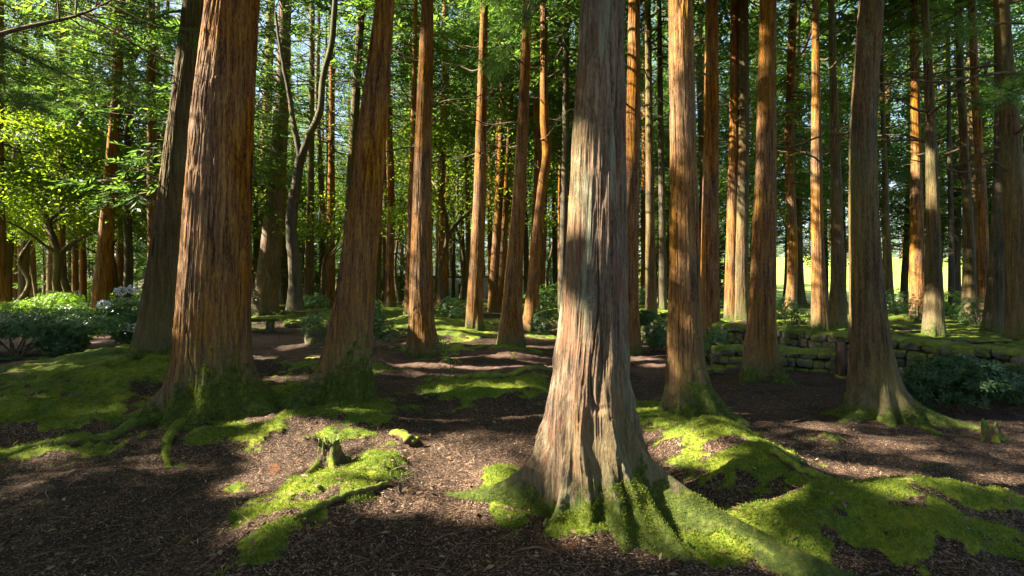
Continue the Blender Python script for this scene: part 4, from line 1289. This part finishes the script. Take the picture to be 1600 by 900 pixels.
fern('bright green fern beside the claw-rooted cedar', 1432, 630, 0.42, 1, 11)
fern('dark fern under the left end of the clipped hedge', 12, 565, 0.5, 2)
fern('feathery fern on the terrace before the meadow', 1245, 497, 0.7, 3, 9, 0.5)

# ------------------------------------------------------------------ stone walls
def stone_block(S_, c, size, yaw, r, mi=0, sub=4):
    n = sub
    g = np.linspace(-1, 1, n + 1)
    V = []; Q = []
    for ax in range(3):
        for sg in (-1, 1):
            A, B = np.meshgrid(g, g, indexing='ij')
            P = np.zeros((n + 1, n + 1, 3)); P[..., ax] = sg; P[..., (ax + 1) % 3] = A; P[..., (ax + 2) % 3] = B
            b = sum(len(v) for v in V)
            V.append(P.reshape(-1, 3))
            for i in range(n):
                for j in range(n):
                    a = b + i * (n + 1) + j
                    qd = [a, a + n + 1, a + n + 2, a + 1]
                    Q.append(qd if sg > 0 else qd[::-1])
    V = np.concatenate(V)
    L = np.linalg.norm(V, axis=1)[:, None]
    ln = (np.abs(V) ** 5).sum(1) ** (1 / 5)
    V = V / ln[:, None]
    sd = int(r.integers(0, 9999))
    V = V * (1 + 0.5 * (noise(V[:, 0] * 1.5 + sd, V[:, 1] * 1.5, V[:, 2] * 1.5, 3) - 0.5))[:, None]
    V = V + (noise(V[:, 0] * 4 + sd, V[:, 1] * 4, V[:, 2] * 4, 4)[:, None] - 0.5) * 0.12
    V = V * np.array(size) / 2
    c_, s_ = math.cos(yaw), math.sin(yaw)
    V = np.stack([V[:, 0] * c_ - V[:, 1] * s_, V[:, 0] * s_ + V[:, 1] * c_, V[:, 2]], 1) + np.array(c)
    S_.add(V, np.array(Q), mi)


def stone_wall(label, line, tops, bots, thick, seed, mat='stone', top_moss=True, course=0.17):
    r = np.random.default_rng(seed)
    line = np.array(line, float)
    o = line[0]
    t = thing('stone_wall', label, 'wall', (o[0], o[1], 0))
    S_ = Soup()
    core = Soup()
    for k in range(len(line) - 1):
        a, b = line[k], line[k + 1]; d = b - a; L = np.hypot(*d); yaw = math.atan2(d[1], d[0])
        z0 = min(bots[k], bots[k + 1]); z1 = (tops[k] + tops[k + 1]) / 2
        nc = max(2, int(round((z1 - z0) / course)))
        for c in range(nc):
            s = -r.uniform(0, .15)
            while s < L:
                wd = r.uniform(.13, .34); f = min(1, max(0, (s + wd / 2) / L))
                bz = bots[k] * (1 - f) + bots[k + 1] * f; tz = tops[k] * (1 - f) + tops[k + 1] * f
                h = (tz - bz) / nc
                p = a + d * f
                nrm = np.array([d[1], -d[0]]) / L
                for sgn in (1, -1):
                    q = p + nrm * sgn * (-0.0 + thick * 0.25)
                    stone_block(S_, (q[0] - o[0], q[1] - o[1], bz + h * (c + .5) + r.normal(0, .012)), (wd * 1.0, thick * .55 + r.uniform(-.03, .05), h * r.uniform(.92, 1.12)), yaw + r.normal(0, .04), r)
                s += wd * 0.97
    link('stones', S_.mesh('stones', [M[mat]]), t)
    if top_moss:
        n = 60
        T = np.linspace(0, len(line) - 1 - 1e-6, n * (len(line) - 1))
        i = T.astype(int); u = T - i
        P = line[i] * (1 - u)[:, None] + line[i + 1] * u[:, None] - o
        zt = np.array(tops)[i] * (1 - u) + np.array(tops)[i + 1] * u
        d = np.gradient(P, axis=0); d /= np.linalg.norm(d, axis=1)[:, None]
        nr = np.stack([d[:, 1], -d[:, 0]], 1)
        prof = [(-.62, -.10), (-.58, 0.0), (-.35, .035), (0, .045), (.35, .035), (.56, 0.0), (.60, -.07)]
        V = []
        for (pu, pz) in prof:
            nn = noise(P[:, 0] * 6 + pu * 3, P[:, 1] * 6, pz + seed, 5)
            V.append(np.stack([P[:, 0] + nr[:, 0] * thick * pu * (0.62 + .5 * nn), P[:, 1] + nr[:, 1] * thick * pu * (0.62 + .5 * nn), zt + pz + 0.085 * (nn - .5)], 1))
        V = np.stack(V, 1); m = len(prof)
        ii = np.arange(len(P) - 1)[:, None] * m; jj = np.arange(m - 1)[None]
        q = np.stack([ii + jj, ii + jj + 1, ii + m + jj + 1, ii + m + jj], -1).reshape(-1, 4)
        link('moss_top', mk_mesh('moss_top', V.reshape(-1, 3), q, [M['mossflat']]), t)
    return t


mm_, n_, l_, p_ = new_mat('moss_cushion')
tc_ = N(n_, 'ShaderNodeTexCoord'); l_.new(moss_color(n_, l_, tc_.outputs['Object']), p_.inputs['Base Color']); p_.inputs['Roughness'].default_value = .9
bb_ = N(n_, 'ShaderNodeBump'); bb_.inputs['Strength'].default_value = .8; bb_.inputs['Distance'].default_value = .02
l_.new(noise_n(n_, l_, tc_.outputs['Object'], 60, 4, .8), bb_.inputs['Height']); l_.new(bb_.outputs[0], p_.inputs['Normal'])
M['mossflat'] = mm_

stone_wall('long mossy dry-stone terrace wall running away from the right edge', WALL, WTOP, [0.0, 0.0, 0.0, -.05, -.1, -.15], 0.34, 5)
stone_wall('lower grey stone wall in front of the terrace, ending at the wooden post', [(3.9, 9.75), (4.9, 9.6), (5.85, 9.25)], [.36, .36, .33], [-.1, -.12, -.12], .34, 6, course=.15)
stone_wall('short pale-capped stone wall stub right of the claw-rooted cedar', [(6.2, 8.75), (6.75, 8.35), (7.15, 7.95)], [.17, .14, .10], [-.25, -.25, -.25], .3, 7, 'pale_stone', False, course=.13)

# wooden gate post and board beside the wall
pg = thing('wooden_gate', 'small dark wooden gate with a reddish board at the end of the lower wall', 'gate', (5.80, 9.05, gz(5.80, 9.05)))
def box(S_, c, s, yaw=0, bev=0.008, mi=0):
    x, y, z = np.array(s) / 2
    b = bev
    V = []
    for sz in (-1, 1):
        for (sx, sy) in ((-1, -1), (1, -1), (1, 1), (-1, 1)):
            V.append((sx * (x - b), sy * (y - b), sz * z))
    for zz in (-(z - b), z - b):
        for (sx, sy) in ((-1, -1), (1, -1), (1, 1), (-1, 1)):
            V.append((sx * x, sy * y, zz))
    V = np.array(V)
    c_, s_ = math.cos(yaw), math.sin(yaw)
    V = np.stack([V[:, 0] * c_ - V[:, 1] * s_, V[:, 0] * s_ + V[:, 1] * c_, V[:, 2]], 1) + np.array(c)
    Q = [[3, 2, 1, 0], [4, 5, 6, 7]]
    for i in range(4):
        j = (i + 1) % 4
        Q += [[i, j, 8 + j, 8 + i], [8 + i, 8 + j, 12 + j, 12 + i], [12 + i, 12 + j, 4 + j, 4 + i]]
    S_.add(V, np.array(Q), mi)
for dx in (0, 0.62):
    S_ = Soup(); box(S_, (dx, 0, .27), (.11, .11, .62)); link('post', S_.mesh('post', [M['wood']], False), pg)
S_ = Soup()
for k in range(4): box(S_, (.14 + k * .115, 0.01, .33), (.108, .03, .40))
link('board', S_.mesh('board', [M['redwood']], False), pg)
S_ = Soup()
box(S_, (.31, -.03, .20), (.5, .03, .06)); box(S_, (.31, -.03, .46), (.5, .03, .06)); link('rail', S_.mesh('rail', [M['wood']], False), pg)


def bench(label, x, y, z, L, W, H, yaw, sl=.08):
    t = thing('stone_bench', label, 'bench', (x, y, z)); t.rotation_euler = (0, 0, yaw)
    r = np.random.default_rng(int(x * 100) & 255)
    S_ = Soup(); stone_block(S_, (0, 0, H - sl / 2), (L, W, sl), 0, r, sub=8); link('seat', S_.mesh('seat', [M['stone']]), t)
    for s in (-1, 1):
        S_ = Soup(); stone_block(S_, (s * L * .34, 0, (H - sl) / 2), (L * .16, W * .8, H - sl + .06), 0, r); link('leg', S_.mesh('leg', [M['stone']]), t)


p = gp(400, 520); bench('low dark stone bench behind the massive orange cedar', p[0], p[1], gz(p[0], p[1]), 1.3, .45, .46, 0.05)
bench('low slab bench on the terrace at the foot of the right edge cedar', 7.85, 8.75, .42, 1.0, .3, .22, -.2, .06)

# boulder
def boulder(label, px, py, s, seed, mat='boulder', name='boulder'):
    Y = depth(py); X = (px - 800) / F * Y
    r = np.random.default_rng(seed); S_ = Soup(); stone_block(S_, (0, 0, s[2] * .38), s, r.uniform(0, 1), r, sub=14)
    V = S_.v[0]; V += (fbm(V[:, 0] * 8 + seed, V[:, 1] * 8, V[:, 2] * 8, 4, 3)[:, None] - .5) * .08 * s[0] * 2
    o = link(name, S_.mesh(name, [M[mat]]), None, (X, Y, gz(X, Y))); tag(o, label, 'rock')


boulder('rounded mossy boulder between the two big orange cedars', 491, 540, (.40, .36, .46), 4)
boulder('flat mossy stone left of the dark bench shrub', 458, 512, (.6, .5, .25), 5)
boulder('small half-buried rock behind the camellia sapling', 612, 545, (.35, .3, .35), 6)
boulder('low pale stone beside the straight cedar at the wall', 1112, 580, (.45, .3, .12), 8, 'boulder')

# distant white building
hx, hyy = at(700, 440, 52)[0], 52
hb = thing('white_building', 'low white building glimpsed between the far trunks', 'building', (hx, hyy, gz(hx, hyy)))
S_ = Soup(); box(S_, (0, 0, 0.7), (16, 6, 2.4)); link('wall', S_.mesh('wall', [M['white_wall']], False), hb)
S_ = Soup(); box(S_, (0, 0, 2.02), (16.8, 6.8, .22)); link('roof', S_.mesh('roof', [M['roof']], False), hb)
for k in range(4):
    S_ = Soup(); box(S_, (-6 + k * 4, -3.02, .9), (1.2, .08, .9)); link('window', S_.mesh('window', [M['wood']], False), hb)

# ------------------------------------------------------------------ surface roots, stump, fallen wood
def ground_tube(name, label, cat, pix, rads, seed, mat='mosstwig', parent=None, lift=0.0, sides=12, n=60):
    W = []
    for (px, py) in pix:
        p = gp(px, py); W.append((p[0], p[1]))
    P = smooth_path(np.array(W), n)
    z = fields(P[:, 0], P[:, 1])[0]
    r = np.interp(np.linspace(0, 1, n), np.linspace(0, 1, len(rads)), rads)
    r = r * (1 + 0.5 * (fbm(np.arange(n) * .22, np.zeros(n), seed + 3, 3, 4) - .5))
    P3 = np.stack([P[:, 0], P[:, 1], z + r * (0.35 if parent is None else 0.05) + lift], 1)
    o = P3[0].copy(); loc = o if parent is None else np.array(parent.location)
    v, q = tube(P3 - loc, r * (1 + .25 * (noise(np.arange(n) * .35, np.zeros(n), seed) - .5)), sides)
    v = v + (noise(v[:, 0] * 25, v[:, 1] * 25, v[:, 2] * 25, seed)[:, None] - .5) * min(r.mean() * .4, .02) + (noise(v[:, 0] * 7, v[:, 1] * 7, v[:, 2] * 7, seed)[:, None] - .5) * r.mean() * .35
    ob = link(name, mk_mesh(name, v, q, [M[mat]]), parent, loc if parent is None else None)
    if parent is None: tag(ob, label, cat)
    return ob


trees = {o['label']: o for o in bpy.data.objects if o.get('category') == 'tree'}
T1 = trees['huge grey-brown cedar in the foreground with wide flared mossy roots, nearest tree of all']
T2 = trees['massive orange-barked cedar at the left with a moss-covered root flare']
T5 = trees['dark red-brown straight cedar right of the foreground giant with a ridged mossy foot']
T6 = trees['green-tinged brown cedar with claw-like mossy roots in front of the stone wall']
ground_tube('root', '', '', [(290, 640), (225, 668), (150, 692), (60, 710), (-40, 730)], [.11, .07, .055, .045, .03], 1, parent=T2)
ground_tube('root', '', '', [(320, 655), (280, 680), (262, 700), (262, 735)], [.10, .06, .045, .02], 2, parent=T2)
ground_tube('root', '', '', [(1095, 650), (1130, 662), (1190, 690)], [.08, .05, .02], 6, parent=T5)
ground_tube('root', '', '', [(1385, 635), (1420, 648), (1470, 672)], [.09, .06, .025], 7, parent=T6)
ground_tube('root', '', '', [(1345, 630), (1315, 637), (1285, 640)], [.07, .05, .02], 8, parent=T6)
ground_tube('fallen_branch', 'thin moss-covered branch lying across the moss at lower left centre', 'branch', [(605, 772), (560, 795), (510, 815), (460, 848)], [.018, .02, .022, .012], 9, 'mosstwig', lift=.015)
ground_tube('surface_root', 'mossy surface root snaking over the right-hand moss ridge', 'root', [(1205, 768), (1245, 785), (1290, 800), (1335, 818)], [.03, .035, .03, .012], 10, 'mosstwig', lift=.01)
ground_tube('surface_root', 'short mossy knuckled root poking up in the clearing', 'root', [(612, 686), (630, 692), (640, 700), (655, 697)], [.03, .05, .045, .015], 11, 'mosstwig', lift=.05)
ground_tube('fallen_branch', 'small mossy log lying behind the bright mound', 'log', [(710, 606), (770, 607), (830, 606)], [.05, .07, .05], 12, 'mosstwig', lift=.02)
ground_tube('fallen_branch', 'thin bare stick on the soil left of the foreground giant', 'branch', [(665, 855), (700, 842), (735, 832)], [.004, .006, .003], 13, 'twig', lift=.01)
ground_tube('fallen_branch', 'curved bare stick on dark soil before the foreground giant', 'branch', [(800, 872), (840, 868), (870, 880), (880, 900)], [.003, .006, .005, .003], 14, 'twig', lift=.01)


for k_, (px, py, lab) in enumerate(((310, 768, 'rust-brown fallen cedar frond on the dark soil at lower left'), (432, 745, 'reddish dead frond lying where the soil turns sunlit at left'), (905, 868, 'dry brown frond in front of the mossy foot of the foreground giant'), (1230, 850, 'curled dry frond on the soil strip right of the foreground giant'))):
    p = gp(px, py); r = np.random.default_rng(k_ + 5)
    P = np.array([[i * .03, 0, .012 + .01 * math.sin(i)] for i in range(7)]); D = r.normal(0, .5, (7, 3)) + np.array([1, 0, 0]); D[:, 2] *= .2
    v, q = stamp(*SPR_FINE[k_ % 3], P, D, .13 * r.uniform(.7, 1.2, 7))
    c_, s_ = math.cos(k_ * 1.9), math.sin(k_ * 1.9)
    v = np.stack([v[:, 0] * c_ - v[:, 1] * s_, v[:, 0] * s_ + v[:, 1] * c_, np.abs(v[:, 2]) * .5 + .004], 1)
    o = link('fallen_frond', mk_mesh('fallen_frond', v, q, [M['rust']], smooth=False), None, (p[0], p[1], gz(p[0], p[1]))); tag(o, lab, 'frond')


def stump(label, px, py, rad, h, seed, nroot=6, mat='mosstwig'):
    Y = depth(py); X = (px - 800) / F * Y
    seg = 90; n = 26
    th = np.linspace(0, 2 * np.pi, seg, endpoint=False); zz = np.concatenate([np.linspace(-.08, h, n), [h * 1.0, h * .8, h * .7]])
    TH, Z = np.meshgrid(th, zz)
    rr_ = np.full_like(TH, rad)
    r = np.random.default_rng(seed)
    for k in range(nroot):
        a = 2 * np.pi * k / nroot + r.normal(0, .3); d = np.angle(np.exp(1j * (TH - a)))
        rr_ += rad * r.uniform(1.0, 2.2) * np.exp(-(d / .2) ** 2) * np.exp(-np.clip(Z, 0, None) / (h * .35))
    rr_ *= 0.75 + 0.5 * fbm(np.cos(TH) * 3, np.sin(TH) * 3, Z * 12, 4, seed)
    rr_[-2] *= .6; rr_[-1] *= .02
    Zj = Z + (fbm(np.cos(TH) * 4, np.sin(TH) * 4, 0, 3, seed + 3) - .5) * h * 1.1 * sstep(.4 * h, h, Z)
    V = np.stack([np.cos(TH) * rr_, np.sin(TH) * rr_, Zj], -1).reshape(-1, 3)
    i = np.arange(len(zz) - 1)[:, None] * seg; j = np.arange(seg)[None]; j2 = (j + 1) % seg
    q = np.stack([i + j, i + j2, i + seg + j2, i + seg + j], -1).reshape(-1, 4)
    o = link('tree_stump', mk_mesh('tree_stump', V, q, [M[mat]]), None, (X, Y, gz(X, Y))); tag(o, label, 'stump')


stump('broken rotten stump in the mossy hollow at left centre', 515, 738, .085, .20, 3)
stump('low mossy stump alone on the dark soil at the right', 1548, 678, .07, .15, 5, 4)

# moss tufts growing on the root flares
def moss_on(ob, parent, count, thr=0.5, seed=1, hh=0.014):
    me = ob.data
    nv = len(me.vertices)
    co = np.empty(nv * 3, np.float32); me.vertices.foreach_get('co', co); co = co.reshape(-1, 3)
    no = np.empty(nv * 3, np.float32); me.vertices.foreach_get('normal', no); no = no.reshape(-1, 3)
    if 'moss' in me.attributes:
        mo = np.empty(nv, np.float32); me.attributes['moss'].data.foreach_get('value', mo)
        ok = co[:, 2] < 1.3
    else:
        mo = np.clip(no[:, 2] * 0.7 + 0.45, 0, 1); ok = np.ones(nv, bool)
    pat = mo + (fbm(co[:, 0] * 11, co[:, 1] * 11, co[:, 2] * 7, 4, 12 + seed) - .5) * 1.3
    ok &= (pat > thr) & (no[:, 1] < 0.5)
    idx = np.nonzero(ok)[0]
    if len(idx) == 0: return
    r = np.random.default_rng(seed)
    i = idx[r.integers(0, len(idx), count)]
    P = co[i] + r.normal(0, .006, (count, 3))
    P -= no[i] * .003
    D = no[i] + r.normal(0, .45, (count, 3)) + np.array([0, 0, .25])
    t_ = np.array([[0, -.16, 0], [0, .16, 0], [1, .03, 0.1], [1, -.03, 0.1]])
    v, q = stamp(t_, np.array([[0, 1, 2, 3]]), P, D, hh * r.uniform(.5, 1.3, count), up=r.normal(0, 1, (count, 3)))
    o = link('moss_tufts', mk_mesh('moss_tufts', v, q, [M['mossblade']], smooth=False), parent, ob.location)
    o['kind'] = 'stuff'


for t_i, (ob, n_) in enumerate([(T1, 95000), (T2, 45000), (T5, 14000), (T6, 22000),
                     (trees['orange cedar leaning to the right, left of centre, with two ring scars on its bark'], 28000),
                     (trees['mid-sized brown cedar with a green mossy foot beside the low stone wall'], 9000),
                     (trees['dark brown cedar just behind the massive orange one, leaning right with a rough mossy foot'], 7000)]):
    for ch in list(ob.children):
        if ch.name.startswith('trunk'): moss_on(ch, ob, n_, 0.55, t_i, 0.010 + 0.0006 * ob.location.y)
        elif ch.name.startswith('root'): moss_on(ch, ob, 9000, 0.5, t_i + 20, 0.009)

# ------------------------------------------------------------------ near branches with foliage at the top of the frame
T4 = trees['dark brown cedar just behind the massive orange one, leaning right with a rough mossy foot']
def hang(tr, px, py, Y, L, dr, seed, fol=0, twigs=7, droop=-.2, up=.3, r0=.02, fs=.3):
    p = at(px, py, Y)
    b = bare_branch(L, r0, seed, droop=droop, twigs=twigs, up=up, foliage=fol, direction=dr, fscale=fs)
    link('branch', b, tr, p - np.array(tr.location))


hang(T4, 285, 90, 9.2, 3.2, (-1, -.2, 0), 21, 0, 8, .15, .25)
hang(T4, 290, 25, 9.2, 2.6, (-1, .1, 0), 22, 0, 8, .1, -.1)
hang(T4, 275, 120, 9.2, 1.6, (-1, -.3, 0), 23, 0, 5, .3, .1, .012)
# off-frame tree at left with branches reaching into view
TL = far_tree(-9.5, 7.0, 2, 'cedar just outside the left edge whose bare branch reaches into the top corner', None, zc=9.5, carved=True)
hang(TL, -60, 70, 6.0, 2.4, (1, .1, 0), 31, 0, 9, .15, .2, .03)
for k, (px, py, L) in enumerate(((-120, 60, 2.4), (-60, -30, 2.6), (-60, 150, 1.6))):
    hang(TL, px, py, 7.0 + k * .5, L, (1, .3 - .2 * k, 0), 41 + k, 16, 12, -.05, -.12, .02, .33)
T24 = trees['broad brown cedar at the right picture edge behind the low bench']
hang(T24, 1640, 118, 6.6, 2.0, (-1, -.05, 0), 51, 0, 5, -.1, .12, .028)
hang(T24, 1640, 130, 6.3, .75, (-1, -.1, 0), 52, 12, 9, -.15, -.1, .014, .26)
hang(T24, 1620, 45, 7.6, 1.9, (-1, 0, 0), 53, 12, 9, .1, -.2, .02, .3)
T23 = T1
hang(T1, 905, -90, 4.2, .8, (-.8, .4, -.5), 61, 12, 8, -.6, 0, .01, .2)
hang(T1, 930, -120, 5.0, 1.3, (-1, .2, -.2), 62, 14, 9, -.45, 0, .012, .22)

# ------------------------------------------------------------------ ground litter and moss blades
def scatter_ring(n, rmin, rmax, amax=52, power=1.0):
    u = RNG.random(n)
    r_ = rmin * (rmax / rmin) ** (u ** power)
    a = np.radians(RNG.uniform(-amax, amax, n))
    return r_ * np.sin(a), r_ * np.cos(a)


x, y = scatter_ring(120000, 2.1, 13)
z, mo, pa, me = fields(x, y)
k = RNG.random(len(x)) > mo * 1.15
x, y, z = x[k], y[k], z[k]
n = len(x)
L = 10 ** (-2.35 + 0.95 * RNG.random(n) ** 1.9)
D = np.stack([RNG.normal(0, 1, n), RNG.normal(0, 1, n), RNG.normal(0, .25, n)], 1)
U = np.stack([RNG.normal(0, .35, n), RNG.normal(0, .35, n), np.ones(n)], 1)
tv = np.array([[0, -.09, 0], [.5, -.13, .05], [1, 0, .0], [.5, .13, .06], [0.02, .09, 0]])
tvq = np.array([[0, 1, 3, 4], [1, 2, 2, 3]])
tv4 = np.array([[0, 0, 0], [.35, -.16, .04], [1, 0, .0], [.5, .15, .05]])
v, q = stamp(tv4, np.array([[0, 1, 2, 3]]), np.stack([x, y, z + .004], 1), D, L, up=U)
o = link('leaf_litter', mk_mesh('leaf_litter', v, q, [M['litter']], smooth=False)); o['kind'] = 'stuff'
tag(o, 'brown bark chips, needles and dry leaf bits strewn over the dark soil', 'leaf litter')

x, y = scatter_ring(4200, 2.2, 11)
z = fields(x, y)[0]; n = len(x)
D = np.stack([RNG.normal(0, 1, n), RNG.normal(0, 1, n), RNG.normal(0, .08, n)], 1)
v, q = stamp(np.array([[0, -.02, .01], [.5, -.02 + .05, .02], [1, 0, .01], [.5, .02 + .05, .02]]), np.array([[0, 1, 2, 3]]), np.stack([x, y, z + .008], 1), D, RNG.uniform(.05, .22, n))
o = link('fallen_twigs', mk_mesh('fallen_twigs', v, q, [M['deadleaf']], smooth=False)); o['kind'] = 'stuff'
tag(o, 'thin dry twigs and needles lying on the soil and moss', 'twigs')

# larger dead leaves
x, y = scatter_ring(2600, 2.2, 11)
z, mo, pa, me = fields(x, y); n = len(x)
D = np.stack([RNG.normal(0, 1, n), RNG.normal(0, 1, n), RNG.normal(0, .2, n)], 1); U = np.stack([RNG.normal(0, .3, n), RNG.normal(0, .3, n), np.ones(n)], 1)
v, q = stamp(leaf_template(1, .4)[0], leaf_template()[1], np.stack([x, y, z + .012], 1), D, 10 ** RNG.uniform(-1.7, -1.1, n), up=U)
o = link('dead_leaves', mk_mesh('dead_leaves', v, q, [M['deadleaf']], smooth=False)); o['kind'] = 'stuff'
tag(o, 'pale curled dead leaves scattered on the ground', 'dead leaves')

x, y = scatter_ring(520000, 2.1, 10.5, 50)
z, mo, pa, me = fields(x, y)
k = RNG.random(len(x)) < mo ** 1.5
x, y, z = x[k], y[k], z[k]; n = len(x)
dist = np.hypot(x, y)
h = RNG.uniform(.006, .016, n) * (1 + dist * .06)
cl = noise(x * 14, y * 14, 0, 5)
P = np.stack([x, y, z - .002 + cl * .012], 1)
D = np.stack([RNG.normal(0, .6, n), RNG.normal(0, .6, n), np.ones(n)], 1)
bt_ = np.array([[0, -.16, 0], [0, .16, 0], [1, .03, 0.1], [1, -.03, 0.1]])
v, q = stamp(bt_, np.array([[0, 1, 2, 3]]), P, D, h, up=np.stack([RNG.normal(0, 1, n), RNG.normal(0, 1, n), np.zeros(n)], 1))
o = link('moss', mk_mesh('moss', v, q, [M['mossblade']], smooth=False)); o['kind'] = 'stuff'
tag(o, 'soft bright green moss carpeting the mounds and roots', 'moss')
print('moss blades', n, 'objects', len(bpy.data.objects))
